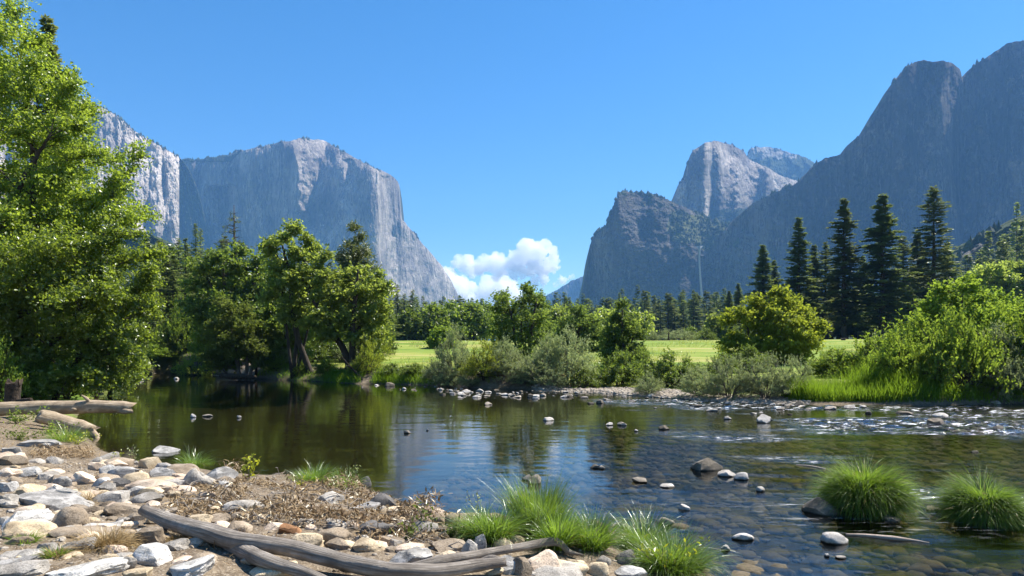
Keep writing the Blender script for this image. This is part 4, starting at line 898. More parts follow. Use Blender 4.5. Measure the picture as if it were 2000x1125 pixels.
for a in [('bright', -20, 792, 110, 120, 'leafy bush at the left edge behind the burnt stump'), ('bright', 60, 786, 110, 90, 'leafy bush directly behind the fallen log'), ('bright', 130, 782, 100, 80, 'leafy bush behind the tip of the fallen log'), ('dark', 20, 770, 120, 140, 'dark bush in the shade at the left edge under the alders'), ('dark', 110, 768, 110, 110, 'dark bush in the shade between the two alders')]: put_shrub(*a)
# understory of the left grove
GU = 'understory bushes of the left grove'
for n_ in range(34):
    px = 290+n_*13.6+rngs.normal()*5; Y = 47+rngs.random()*22
    put_shrub(['bright', 'silver', 'lime', 'dark', 'bright'][n_ % 5], px, 715, 56+rngs.random()*40, 36+rngs.random()*54, 'understory bush in the shade among the trunks of the left grove', GU, Y)
# young shoot with pale leaves poking above the thicket
rng = np.random.default_rng(31)
Yk = 30.5; b = P(1722, 745, Yk); b[2] = gz(b[0], Yk); w_, l_ = MB(), MB()
tube(np.array([b, P(1718, 700, Yk), P(1712, 655, Yk)]), [.03, .02, .006], 5, w_)
tube(np.array([P(1716, 690, Yk), P(1726, 672, Yk)]), [.012, .005], 4, w_)
leaves(l_, np.array([P(1712+rng.normal()*7, 664+rng.normal()*9, Yk+rng.normal()*.15) for q in range(170)]), rng, .13, .06)
plant('sapling', 'thin sapling with glossy pale leaves poking above the willow thicket', 'sapling', w_, l_, B_grey, L_silver, tuple(b), None, ('stem', 'leaves'))

# ------------------------------------------------------------------ grass
def world_poly(pp): return np.array([hit(px, py)[:2] for px, py in pp])
def scatter(poly, n, rng):
    lo, hi = poly.min(0), poly.max(0); out = []
    while len(out) < n:
        c = lo+(hi-lo)*rng.random((n*3, 2)); out += list(c[in_poly(c[:, 0], c[:, 1], poly)])
    out = np.array(out[:n]); return np.c_[out, gh(out[:, 0], out[:, 1])]
rng = np.random.default_rng(12)
G_sedge2 = leaf_mat('sedge_pale', (.06, .12, .015), (.15, .22, .045), (.26, .40, .06), .5, .03, .5)
mb = MB()
def line_strip(pxs, n, wid, L, W, lean, curve):
    pts = np.array([hit(*q)[:2] for q in pxs]); s = rng.random(n)*(len(pts)-1); i = s.astype(int); f = (s-i)[:, None]
    c = pts[i]*(1-f)+pts[np.minimum(i+1, len(pts)-1)]*f; c[:, 1] += rng.random(n)*wid; c[:, 0] += rng.normal(size=n)*.1
    p = np.c_[c, gh(c[:, 0], c[:, 1])-.02]
    hgt = L*(.7+.5*fbm(c[:, 0]*.9, c[:, 1]*.9, 0, 2, 3))
    for lo in (0, 1):
        m = (hgt > L*.7) == bool(lo); blades(mb, p[m], rng, L*(1.15 if lo else .8), W, lean, curve, 3)
line_strip([(1556, 784), (1600, 785), (1660, 785), (1720, 786), (1780, 786), (1830, 787)], 7500, 1.5, .80, .019, .22, .45)
g_ = link('riverside_grass', mb.data('riverside_grass', [G_sedge])); tag(g_, 'bright green strip of tall grass at the water under the willow thicket', 'grass', kind='stuff')
mb = MB()
line_strip([(500, 740), (560, 742), (620, 744), (660, 747), (700, 748)], 2600, 1.5, .4, .02, .3, .6)
line_strip([(630, 746), (660, 748), (700, 749)], 1800, 1.6, .55, .02, .3, .6)
line_strip([(728, 750), (760, 750), (800, 751), (860, 753)], 3600, 1.3, .48, .02, .25, .6)
line_strip([(350, 728), (400, 730), (450, 734)], 700, 1.5, .35, .02, .3, .6)
line_strip([(1830, 788), (1900, 787), (2000, 785), (2100, 784)], 3200, 1.4, .5, .019, .3, .5)
line_strip([(1340, 745), (1250, 742), (1160, 742)], 900, 2.0, .4, .02, .3, .6)
g_ = link('bank_grass', mb.data('bank_grass', [G_sedge])); tag(g_, 'fresh green grass along the foot of the far bank', 'grass', kind='stuff')
mb = MB()
c = np.c_[rng.uniform(-14, 40, 30000), 34+rng.random(30000)**1.4*60]; d_, nr_ = river_sd(c[:, 0], c[:, 1]); c = c[(d_ > 2.2) & ~nr_]; c = c[fbm(c[:, 0]*.22, c[:, 1]*.12, 0, 3, 61) > -.12]
blades(mb, np.c_[c, gh(c[:, 0], c[:, 1])-.02], rng, .34, .03, .3, .5, 2)
g_ = link('meadow_grass', mb.data('meadow_grass', [leaf_mat('meadow_blade', (.09, .15, .02), (.29, .29, .07), (.36, .42, .06), .5, .04)])); tag(g_, 'sunny green and yellow meadow grass across the river', 'grass', kind='stuff')

def tussock(label, px, base_py, w, h, n, L, lean, curve, seed, lm=(G_sedge, G_blue), lump=True, name='sedge_tussock', root=.5, W=.005):
    rng = np.random.default_rng(seed); p = hit(px, base_py, True); k = p[1]/F; Rr = w*k*.5
    p[1] += Rr*.5; p[2] = max(gz(p[0], p[1]), -.08)
    r = empty(name, tuple(p)); tag(r, label, 'grass tussock'); lh = 0
    if lump:
        lh = h*k*.56; iv, it = ico(3); q = iv*np.array([Rr*root*1.05, Rr*root*.95, lh]); q = q*(1+.16*fbm(iv[:, 0]*2, iv[:, 1]*2, iv[:, 2]*2, 3, seed))[:, None]
        link('root_mound', mesh_data('root_mound', q+np.array([0, 0, .02]), [it], [M_mound], True), r)
    ph = rng.random()*6.28
    for nm, mat, frac, Lm in (('blades', lm[0], .56, 1.0), ('outer_blades', lm[1], .38, 1.12), ('dead_blades', G_dry, .06, .85)):
        m = int(n*frac); a = rng.random(m)*6.28; rad = np.sqrt(rng.random(m))*Rr*root
        pos = np.c_[rad*np.cos(a), rad*np.sin(a), lh*np.sqrt(np.maximum(0, 1-(rad/(Rr*root*1.05))**2))*.9]
        dirs = np.c_[np.cos(a), np.sin(a), a*0]+rng.normal(size=(m, 3))*np.array([.5, .5, 0])
        mb = MB(); q = rad/(Rr*root); g_ = vnoise(np.cos(a)*1.6+rad/Rr*2, np.sin(a)*1.6, 0, seed)+.35*np.cos(a-ph)
        for lo, hi, l_, sg in ((0, .55, .6, 1), (0, .55, .6, -1), (.55, .85, 1.0, 1), (.55, .85, 1.0, -1), (.85, 1.01, 1.35, 1), (.85, 1.01, 1.35, -1)):
            s = (q >= lo) & (q < hi) & (g_*sg >= 0)
            if s.any(): blades(mb, pos[s], rng, L*k*Lm*(1.14 if sg > 0 else .84), W, lean*l_*(1 if sg > 0 else 1.25), curve*(.7+.4*l_), 6, dirs[s])
        link(nm, mb.data(nm, [mat]), r)
    return r
m_, t, out = new_mat('root_mound'); n = noise(t, mapped(t, 'pos', (1, 1, .4)), 14, 5, .7)
principled(t, out, ramp(t, n, [(.35, (.008, .007, .004)), (.7, (.05, .035, .018))]), .95, bump(t, n, .8, .04)); M_mound = m_
tussock('big arching sedge tussock standing in the river beside the dark pointed rock', 1710, 1005, 160, 116, 8500, 70, .45, 1.45, 501, (G_sedge, G_sedge2), root=.66, W=.0062)
tussock('arching sedge tussock at the right edge, the other side of a narrow channel', 1950, 1024, 145, 104, 7000, 74, .62, 1.5, 502, (G_sedge2, G_sedge), root=.64, W=.0062)
tussock('tall upright sedge clump on the near shore right of the driftwood tip', 1050, 1046, 104, 104, 2600, 104, .18, .5, 503, lump=False, root=.7)
tussock('upright sedge clump leaning over the end of the driftwood branch', 1088, 1074, 80, 74, 1400, 76, .28, .8, 504, lump=False, root=.7)
tussock('lush low grass clump left of the tall upright sedge', 955, 1058, 110, 60, 2000, 70, .35, 1.0, 505, lump=False, root=.8)
tussock('sedge clump between the driftwood tip and the bare dark soil', 1158, 1075, 80, 66, 1500, 74, .3, .9, 506, lump=False, root=.75)
tussock('sedge clump at the water edge right of the bare dark soil', 1262, 1085, 90, 72, 1900, 80, .32, 1.0, 507, lump=False, root=.75)
tussock('broad sedge clump hanging into the water at the lower edge of the view', 1318, 1128, 120, 84, 2400, 90, .38, 1.1, 508, lump=False, root=.75)
tussock('green grass tuft under the lower fallen log', 118, 862, 70, 34, 700, 40, .4, .9, 509, lump=False, root=.8)
tussock('fine green grass tuft at the shore beside the grey stones', 372, 908, 60, 34, 500, 44, .4, 1.1, 510, lump=False, root=.6)
tussock('thin green grass tuft behind the dry litter', 606, 942, 70, 30, 900, 40, .4, .9, 511, lump=False, root=.8)
tussock('green grass tuft in the litter near the dark stub', 668, 955, 60, 34, 500, 40, .4, .9, 512, lump=False, root=.8)
tussock('straw-coloured dry grass tuft below the left boulders', 190, 1072, 110, 34, 1300, 48, .6, 1.2, 513, (G_dry, G_dry), False, 'dry_grass_tuft', .8, .004)
tussock('dry orange grass tuft between the flat slabs', 168, 978, 56, 20, 500, 30, .6, 1.2, 514, (G_dry, G_dry), False, 'dry_grass_tuft', .8, .004)
tussock('small mixed grass tuft at the corner of the stone paving', 102, 1090, 50, 24, 300, 30, .5, 1.0, 515, (G_sedge, G_dry), False, 'grass_tuft', .8, .004)
tussock('small green tuft beside the rounded tan boulder', 40, 1062, 50, 20, 260, 26, .5, 1.0, 516, (G_sedge, G_sedge), False, 'grass_tuft', .8, .004)
tussock('thin dry grass under the left end of the driftwood log', 345, 1060, 60, 20, 500, 30, .6, 1.2, 517, (G_dry, G_dry), False, 'dry_grass_tuft', .8, .004)

# leafy seedlings
def seedling(label, px, base_py, h, n, lm, seed, L=.05, W=.024, stems=3, lean=.3, Y=None):
    rng = np.random.default_rng(seed); p = hit(px, base_py); k = p[1]/F; w_, l_ = MB(), MB(); L *= .62; W *= .62
    for s in range(stems):
        d = np.array([rng.normal()*lean, rng.normal()*lean, 1]); e = p+d*h*k*(.7+.3*rng.random()); pa = bez(p, (p+e)/2+rng.normal(size=3)*.04*h*k, e, 7)
        tube(pa, np.linspace(.0032, .0013, 7), 4, w_, False)
        f = rng.random(n//stems)*.85+.15; c = np.array([pa[int(q*6)] for q in f])+rng.normal(size=(n//stems, 3))*h*k*.10
        leaves(l_, c, rng, L, W, .7)
    return plant('seedling', label, 'seedling', w_, l_, B_grey, lm, tuple(p), None, ('stem', 'leaves'))
L_yel = leaf_mat('leaf_yellow', (.22, .27, .012), (.40, .42, .02), (.6, .62, .03), .5, .06)
seedling('yellow-green leafy sprig in front of the dark water, above the litter', 486, 938, 56, 66, L_yel, 601, .075, .042)
seedling('thin leafy seedling among the grey stones on the shore', 262, 905, 42, 40, L_silver, 602, .06, .024)
seedling('yellowish seedling cluster right of the grass tuft under the log', 222, 900, 28, 60, L_yel, 603, .05, .03, 5, .8)
seedling('grey-leaved seedling beside the dark stub at the water', 690, 950, 50, 70, L_silver, 604, .065, .022, 5, .6)
seedling('green seedling with broad leaves beside the pinkish stone', 832, 1030, 60, 34, L_olive, 605, .085, .035, 3, .25)
seedling('leafy green weeds in front of the pinkish stone', 800, 1052, 50, 90, L_olive, 606, .075, .028, 8, .7)
seedling('yellow-green young willow in front of the sedge at the lower edge', 1300, 1124, 74, 190, L_yel, 607, .07, .026, 11, .55)
seedling('arching thin stem with pale leaf buds over the water', 935, 1010, 62, 40, L_silver, 608, .04, .022, 2, .6)
seedling('small weeds beside the upright dark stone', 880, 1050, 34, 60, L_olive, 609, .06, .024, 6, .8)
seedling('leafy weed in the dry litter right of the grey boulder', 590, 950, 26, 50, L_yel, 610, .045, .024, 6, 1)
seedling('low green weeds on the bare soil at the left edge, in front of the logs', 40, 860, 26, 260, L_olive, 621, .07, .04, 14, 1.6)
seedling('yellowish weeds at the foot of the broken log', 150, 868, 24, 160, L_yel, 622, .06, .035, 10, 1.4)
seedling('leafy green weeds in the soil above the dark slate slab', 95, 848, 26, 220, L_alder, 623, .07, .04, 12, 1.5)
# low leafy ground plants under the left log
seedling('low leafy bush below the fallen log at the left edge', 30, 828, 36, 420, L_alder, 611, .075, .045, 14, 1.3)
# ------------------------------------------------------------------ stones
RM = {'grey': rock_mat('stone_grey', (.25, .23, .2), (.43, .4, .355), (.13, .118, .10)), 'white': rock_mat('stone_white_streaked', (.34, .325, .295), (.53, .51, .465), (.15, .142, .13), .8),
      'tan': rock_mat('stone_tan', (.43, .34, .22), (.6, .5, .35), (.24, .18, .11)), 'pink': rock_mat('stone_pinkish', (.5, .385, .28), (.66, .55, .43), (.28, .21, .15)),
      'brown': rock_mat('stone_brown', (.23, .18, .125), (.34, .28, .21), (.11, .085, .06)), 'dark': rock_mat('stone_dark', (.09, .085, .08), (.17, .16, .15), (.04, .04, .04)),
      'slate': rock_mat('stone_slate', (.23, .22, .205), (.37, .355, .33), (.12, .115, .105), .35), 'rust': rock_mat('stone_rust', (.26, .13, .06), (.36, .2, .10), (.1, .06, .03)),
      'wet': rock_mat('river_stone', (.25, .215, .17), (.4, .355, .3), (.13, .11, .085), 0, 1), 'wetpale': rock_mat('river_stone_pale', (.36, .33, .29), (.52, .49, .45), (.2, .18, .15), 0, 1), 'wetdark': rock_mat('river_stone_dark', (.10, .085, .065), (.2, .17, .13), (.045, .04, .03), 0, 1)}
def rock_shape(seed, w, d, h, ang, sub=3, flat=False):
    rng = np.random.default_rng(seed); iv, it = ico(sub); v = iv.copy()
    s = 1+.20*fbm(iv[:, 0]*1.1, iv[:, 1]*1.1, iv[:, 2]*1.1, 2, seed)
    v = v*s[:, None]
    for q in range(int(5+13*ang)):                # chip flat facets off
        n = nrm(rng.normal(size=3)*np.array([1, 1, .9])); c = .62-.16*ang+.28*rng.random()+(1-ang)*.16
        ov = np.maximum(v@n-c, 0); v = v-ov[:, None]*n*(.75+.25*ang)
    v = v*(1+(.03+.03*ang)*fbm(iv[:, 0]*4, iv[:, 1]*4, iv[:, 2]*4, 3, seed+1))[:, None]
    v = v/np.maximum(np.abs(v).max(0), .01)
    if flat: v[:, 2] = np.minimum(v[:, 2], .55+.1*fbm(v[:, 0]*2, v[:, 1]*2, 0, 2, seed)); v[:, 2] /= v[:, 2].max()
    return v*np.array([w/2, d/2, h/2]), it
def rock(name, px, py, w, h, kind, ang, label, seed, group=None, rz=None, water=False, flat=False, tilt=.12, sub=3, cat='stone', dscale=.75):
    p = hit(px, py+h*.5, water); k = p[1]/F; rng = np.random.default_rng(seed)
    W = w*k; D = W*dscale; dep = min(1, (CAMZ-p[2])/p[1])
    H = max((h*k-dep*D*.5)*(.85 if water else 1.0), W*(.2 if not flat else .12))
    Ht = H*(2.0 if water else 1.6); V, T = rock_shape(seed, W*1.03, D, Ht, ang, sub, flat)
    a = (rng.normal()*.35 if rz is None else rz); tl = rng.normal()*tilt
    V = V@np.array([[math.cos(tl), 0, -math.sin(tl)], [0, 1, 0], [math.sin(tl), 0, math.cos(tl)]])
    V = V@np.array([[math.cos(a), math.sin(a), 0], [-math.sin(a), math.cos(a), 0], [0, 0, 1]])
    y = p[1]+D*.42; zg = gz(p[0]*y/p[1], y)
    if water: zg = max(zg, -.02)
    z = min(p[2]+.02, zg) if not water else 0.0
    loc = (p[0]*y/p[1], y, max(z, p[2]-.05)+H*(1 if water else .9)-Ht/2)
    o = link(name, mesh_data(name, V, [T], [RM[kind]], True), None, loc); tag(o, label, cat, group)
    me = o.data
    try: me.set_sharp_from_angle(angle=math.radians(22 if ang > .45 else 45))
    except Exception: pass
    return o
BANK = [  # px, py, w, h, kind, angularity, label
 (55, 918, 54, 27, 'white', .9, 'pale angular stone beside a grey companion, upper left of the bank'), (92, 926, 40, 22, 'grey', .9, 'grey wedge stone touching the pale angular one'), (12, 921, 38, 20, 'pink', .8, 'pinkish white stone at the left edge of the view'),
 (106, 897, 38, 15, 'grey', .8, 'small grey stone behind the pale angular one'), (28, 880, 34, 14, 'grey', .7, 'small flat grey stone near the brown dry weeds'), (72, 864, 80, 18, 'slate', .6, 'long dark slate slab in front of the lower fallen log'),
 (209, 893, 40, 18, 'grey', .7, 'grey stone at the shore under the yellowish seedlings'), (185, 909, 36, 18, 'pink', .9, 'pale pinkish stone just above the steep wedge stone'), (207, 917, 38, 24, 'white', 1, 'steep angular wedge stone with a white side'), (237, 920, 54, 26, 'slate', 1, 'tilted bluish slab leaning toward the water'),
 (163, 931, 60, 26, 'pink', .7, 'pinkish tan stone left of the little white block'), (197, 939, 32, 20, 'white', 1, 'little white block stone next to a black one'), (229, 942, 40, 18, 'dark', 1, 'black angular stone in the middle of the upper bank'), (120, 940, 32, 22, 'slate', .8, 'dark knobby stone behind the long flat slab'),
 (16, 949, 42, 22, 'slate', .7, 'round dark-mottled stone at the left edge, above the flat slab'), (20, 974, 46, 24, 'grey', .9, 'flat-topped grey stone at the left edge with a dark side'), (122, 964, 72, 28, 'white', 1, 'grey stone with white top resting on the long flat slab'), (45, 1013, 92, 46, 'white', .8, 'large white-topped boulder with a dark left side'),
 (62, 1030, 86, 40, 'tan', .05, 'smooth rounded tan boulder in the left corner'), (139, 1005, 74, 42, 'brown', .2, 'brown banded boulder with a thick dark shadow under it'), (93, 1008, 22, 20, 'pink', .1, 'small round cream stone between two boulders'), (246, 991, 76, 28, 'brown', .6, 'tan stone undercut by deep shadow, left of the driftwood end'),
 (222, 971, 70, 24, 'grey', .6, 'flat grey stone with dry grass on it, above the undercut stone'), (280, 969, 58, 24, 'grey', .7, 'pale grey stone just above the driftwood end'), (300, 951, 108, 27, 'pink', .5, 'long low pinkish stone in the middle of the bank'), (268, 931, 60, 22, 'tan', .4, 'rounded tan stone behind the long pinkish one'),
 (313, 938, 70, 19, 'tan', .3, 'long thin rounded tan stone on top of the pile'), (318, 923, 48, 25, 'slate', .9, 'blue-grey peaked stone on top of the pile'), (290, 902, 36, 24, 'tan', .7, 'blocky tan stone at the shore'), (318, 908, 36, 20, 'slate', .7, 'blue-grey stone at the shore right of the blocky tan one'),
 (358, 914, 68, 22, 'brown', .5, 'brown stone at the water below the fine grass tuft'), (376, 931, 42, 36, 'grey', .4, 'upright rounded grey stone, right end of the pile'), (352, 928, 32, 22, 'pink', .5, 'cream stone leaning on the upright rounded grey one'), (427, 928, 66, 34, 'slate', .8, 'blue-grey angular boulder at the water edge'), (435, 944, 46, 18, 'white', .8, 'pale stone at the foot of the blue-grey boulder'),
 (300, 1076, 78, 46, 'white', .75, 'white-grey boulder in the shade of the driftwood log'), (243, 1098, 46, 28, 'grey', .7, 'grey stone left of the white-grey boulder'), (185, 1117, 142, 28, 'white', .9, 'broad pale slab in the lower left foreground'), (370, 1110, 112, 38, 'white', .9, 'pale granite block with black streaks at the lower edge'),
 (268, 1118, 60, 20, 'tan', .6, 'tan stone between the two pale slabs at the lower edge'), (395, 1091, 60, 28, 'brown', .4, 'brown-grey rounded stone under the driftwood fork'), (165, 1042, 132, 22, 'brown', .7, 'long layered brown slab below the banded boulder'), (212, 1032, 54, 15, 'slate', .8, 'blue-grey tip of the layered slab'), (288, 1040, 62, 48, 'brown', .8, 'shadowed stone propping up the driftwood end'),
 (160, 1062, 62, 22, 'grey', .8, 'flat grey stone in the straw tuft'), (92, 1068, 48, 20, 'grey', .5, 'flat pale stone sunk in the soil by the paving'), (105, 982, 140, 24, 'slate', .5, 'long flat dark slab of bedrock on the left bank'),
 (481, 984, 74, 34, 'grey', .7, 'large grey boulder in the dry litter above the driftwood'), (424, 1012, 48, 18, 'brown', .5, 'brown stone half buried left of the mossy one'), (468, 1004, 36, 20, 'brown', .3, 'small rounded brown stone below the large grey boulder'), (468, 1026, 52, 30, 'brown', .4, 'mossy brown stone just above the driftwood'), (569, 1033, 44, 18, 'rust', .9, 'rust-orange flat stone in the litter'),
 (595, 1054, 64, 32, 'tan', .3, 'rounded tan stone behind the driftwood trunk'), (650, 1044, 66, 32, 'brown', .3, 'rounded brown stone right of the tan one'), (648, 970, 52, 26, 'grey', .8, 'grey stone in the litter near the white stub'), (735, 1026, 78, 34, 'dark', .9, 'dark slanting stone in the litter'), (715, 1062, 66, 28, 'tan', .6, 'tan stone below the dark slanting one'),
 (531, 1117, 96, 26, 'tan', .4, 'rounded tan stone at the lower edge under the driftwood fork'), (746, 975, 58, 34, 'dark', .8, 'dark undercut block at the water with a pale top'), (712, 939, 24, 22, 'dark', .3, 'dark round stub at the water behind the seedling'), (715, 989, 54, 18, 'slate', .5, 'flat greenish stone below the dark undercut block'), (776, 999, 54, 20, 'brown', .6, 'flat brown stone at the waterline'),
 (847, 997, 54, 24, 'pink', .6, 'pinkish angular stone at the waterline'), (840, 1014, 64, 22, 'brown', .5, 'flat brown stone in front of the pinkish one'), (884, 1012, 34, 26, 'brown', .4, 'rounded brown stone at the edge of the low grass'), (808, 1087, 98, 40, 'white', .9, 'flat-topped chalky white block above the driftwood'), (876, 1083, 40, 20, 'tan', .6, 'tan stone right of the chalky white block'),
 (772, 1061, 28, 18, 'grey', .9, 'small grey stone behind the chalky white block'), (878, 1062, 68, 26, 'brown', .8, 'cracked brown stone behind the driftwood branch'), (934, 1054, 30, 44, 'slate', .9, 'upright dark standing stone by the low grass'), (917, 1072, 44, 44, 'grey', .7, 'grey stone leaning on the upright dark one'), (985, 1062, 42, 26, 'tan', .4, 'tan stone at the foot of the tall sedge'),
 (1062, 1097, 78, 46, 'pink', .9, 'big cream angular boulder under the driftwood tip'), (1015, 1100, 46, 44, 'brown', .7, 'brown shaded stone left of the big cream boulder'), (992, 1098, 56, 40, 'white', .6, 'pale stone under the broken driftwood end'), (1122, 1109, 54, 24, 'tan', .3, 'rounded tan stone right of the big cream boulder'), (1085, 1120, 130, 22, 'grey', .6, 'flat grey slab at the lower edge below the cream boulder'),
 (1167, 1110, 44, 30, 'tan', .05, 'round tan cobble beside the bare dark soil'), (1180, 1094, 30, 18, 'grey', .3, 'small grey cobble behind the round tan one'), (1223, 1084, 52, 36, 'dark', .2, 'smooth dark mound of mud between the sedge clumps'), (1230, 1117, 60, 28, 'slate', .6, 'dark grey stone at the lower edge beside the sedge'),
 (40, 1086, 70, 12, 'grey', .8, 'flat paving stone in the lower left corner, upper one'), (20, 1104, 80, 14, 'slate', .8, 'flat grey paving stone in the lower left corner, middle one'), (45, 1120, 90, 12, 'grey', .8, 'flat paving stone in the lower left corner, lowest one')]
for n_, (px, py, w, h, kd, ang, lab) in enumerate(BANK):
    rock('boulder' if w > 70 else 'stone', px, py, w*1.14, h*1.12, kd, ang, lab, 1000+n_, sub=4 if w > 60 else 3, flat=('slab' in lab or 'flat' in lab), tilt=.1)
WATERS = [(1045, 932, 34, 28, 'wet', .8, 'lumpy brown stone in the water behind the tall sedge'), (1030, 932, 22, 14, 'wet', .6, 'small stone touching the lumpy brown one in the water'), (1162, 910, 26, 10, 'wetdark', .5, 'dark low stone pair in the middle of the river'), (1176, 912, 14, 9, 'wet', .4, 'little stone right of the dark low one in midstream'),
 (1252, 934, 36, 18, 'wet', .5, 'brownish stone with a dark notch in the shallow water'), (1306, 946, 34, 14, 'wetpale', .4, 'low pale stone right of the notched one'), (1383, 904, 68, 32, 'wetdark', .3, 'largest dark boulder standing in the river with a tan top'), (1421, 922, 40, 20, 'wetpale', .9, 'cream flat-topped stone touching the largest river boulder'), (1448, 929, 30, 18, 'wetpale', .1, 'round pale stone beside the cream flat-topped one'),
 (1486, 954, 22, 14, 'wetpale', .2, 'single small pale dome stone in the shallows'), (1335, 990, 26, 16, 'wetpale', .3, 'small pale stone upstream of the oval one'), (1210, 1024, 48, 20, 'wet', .5, 'wedge-shaped stone at the tip of the sedge clump'), (1301, 1016, 36, 20, 'wet', .1, 'oval grey-tan stone off the sedge clump'), (1453, 1044, 48, 26, 'wetpale', .3, 'bean-shaped pale stone in the clear shallows'), (1418, 1069, 20, 14, 'wetpale', .3, 'small stone below the bean-shaped one'),
 (1629, 1050, 58, 30, 'wetpale', .1, 'smooth grey dome stone at the end of the white driftwood'), (1602, 987, 70, 42, 'wetdark', .9, 'dark pointed rock beside the big tussock'), (1606, 951, 28, 14, 'wet', .7, 'grey stone peeping out behind the dark pointed rock'), (1616, 1084, 12, 9, 'wetpale', .5, 'tiny pale stone left of the tan pebble'), (1642, 1087, 22, 10, 'wet', .4, 'tan pebble below the smooth dome stone'), (1738, 1010, 44, 20, 'wetdark', .6, 'wet black stone in the shade of the big tussock'), (1822, 993, 26, 12, 'wet', .4, 'stone in the channel between the two tussocks'),
 (1493, 816, 34, 20, 'wetpale', .4, 'white peaked stone standing alone in the middle distance'), (1071, 816, 22, 12, 'wetpale', .4, 'pale stone with bright reflection in the middle of the pool'), (1190, 827, 16, 8, 'wetpale', .5, 'small pale stone left of the brown low one in midstream'), (1216, 827, 22, 9, 'wet', .5, 'brown low stone in midstream'), (1297, 834, 20, 11, 'wetdark', .5, 'dark humped stone in midstream'), (1242, 840, 9, 6, 'wetpale', .5, 'tiny pale stone left of the dark humped one'), (1420, 815, 18, 9, 'wetpale', .5, 'low pale stone left of the white peaked one'),
 (1390, 799, 24, 9, 'wetpale', .6, 'pair of low pale stones off the gravel bar'), (1827, 821, 36, 20, 'wetdark', .5, 'dark boulder with pale crown in the riffle'), (1838, 809, 30, 12, 'wetpale', .3, 'pale dome stone behind the dark boulder in the riffle'), (1563, 787, 24, 14, 'wetdark', .9, 'dark block stone at the left end of the grass strip'), (1768, 803, 36, 12, 'wetdark', .4, 'dark low stone in the riffle below the grass strip'), (1697, 804, 16, 9, 'wetdark', .5, 'small dark stone in the riffle, left of the dark low one'),
 (1950, 834, 22, 9, 'wetdark', .4, 'dark stone at the right of the riffle'), (1945, 785, 26, 10, 'wet', .6, 'grey stone at the foot of the silvery willow'), (1905, 881, 18, 6, 'wetdark', .5, 'dark stone breaking the surface among the sparkles'), (1660, 793, 26, 10, 'wetpale', .4, 'pale stone at the foot of the grass strip'), (1685, 792, 18, 8, 'wetpale', .3, 'second pale stone at the foot of the grass strip, right of the larger one'), (1620, 795, 26, 10, 'wet', .4, 'grey stone left of the pale ones below the grass strip'),
 (325, 875, 58, 19, 'slate', .5, 'flat grey stone lying in the dark pool near the shore'), (377, 811, 11, 9, 'wetpale', .3, 'small pale upright stone in the dark pool, left of a flat one'), (404, 811, 20, 6, 'wet', .3, 'small flat stone in the dark pool'), (467, 813, 9, 7, 'wetpale', .3, 'tiny pale stone alone in the dark pool'), (796, 843, 14, 8, 'wet', .4, 'small stone in the reflection of the monolith'), (835, 839, 7, 5, 'wetpale', .4, 'tiny stone right of the one in the monolith reflection'),
 (190, 766, 26, 7, 'wetpale', .5, 'flat pale stone at the left bank behind the fallen log'), (240, 736, 40, 10, 'wetpale', .8, 'pale flat rocks at the far left bank'), (276, 740, 16, 6, 'wetpale', .5, 'low pale stone in the water at the river bend'), (344, 738, 14, 5, 'wetpale', .4, 'small pale stone before the sandbar'), (912, 763, 20, 8, 'wetpale', .4, 'pale stone off the rounded yellow-green willow'), (1000, 771, 14, 7, 'wet', .4, 'grey stone off the middle of the far bank')]
for n_, (px, py, w, h, kd, ang, lab) in enumerate(WATERS):
    rock('boulder' if w > 50 else 'river_stone', px, py, w, h, kd, min(1, ang+.35), lab, 2000+n_, water=True, sub=3, tilt=.08)
rngk = np.random.default_rng(5)
# shoreline cobbles across the river
line = [(705, 752), (780, 755), (860, 758), (900, 762), (980, 765), (1060, 768), (1140, 772), (1220, 776), (1300, 783), (1380, 788), (1460, 792), (1560, 795)]
lx = np.array([l[0] for l in line]); ly = np.array([l[1] for l in line])
for q in range(190):
    px = 860+rngk.random()*720 if q > 14 else 700+rngk.random()*160
    py = np.interp(px, lx, ly)+rngk.normal()*5-(0 if px < 1050 else 3)+(rngk.random()<.2)*rngk.random()*16; w = 4+rngk.random()**2.6*17
    rock('cobble', px, py, w, w*(.25+.25*rngk.random()), ['wetpale', 'wetpale', 'wet', 'wetdark'][int(rngk.integers(4))], .8, 'small rounded cobble at the water line of the gravel bar', 3000+q, 'cobbles along the far water line', water=True, sub=2)
# loose small stones filling the near bank
for q in range(250):
    if q < 170: px, py = rngk.random()*440, 892+rngk.random()**1.2*200
    else: px, py = 440+rngk.random()*700, 985+rngk.random()*135
    p = hit(px, py)
    if p[2] < .02: continue
    w = 18+rngk.random()**1.4*44
    rock('stone', px, py, w, w*.42, ['grey', 'tan', 'pink', 'grey', 'brown', 'tan', 'brown'][int(rngk.integers(7))], .5+.5*rngk.random(), 'loose hand-sized stone filling gaps between the boulders of the near bank', 3300+q, 'loose stones of the near bank', sub=2)
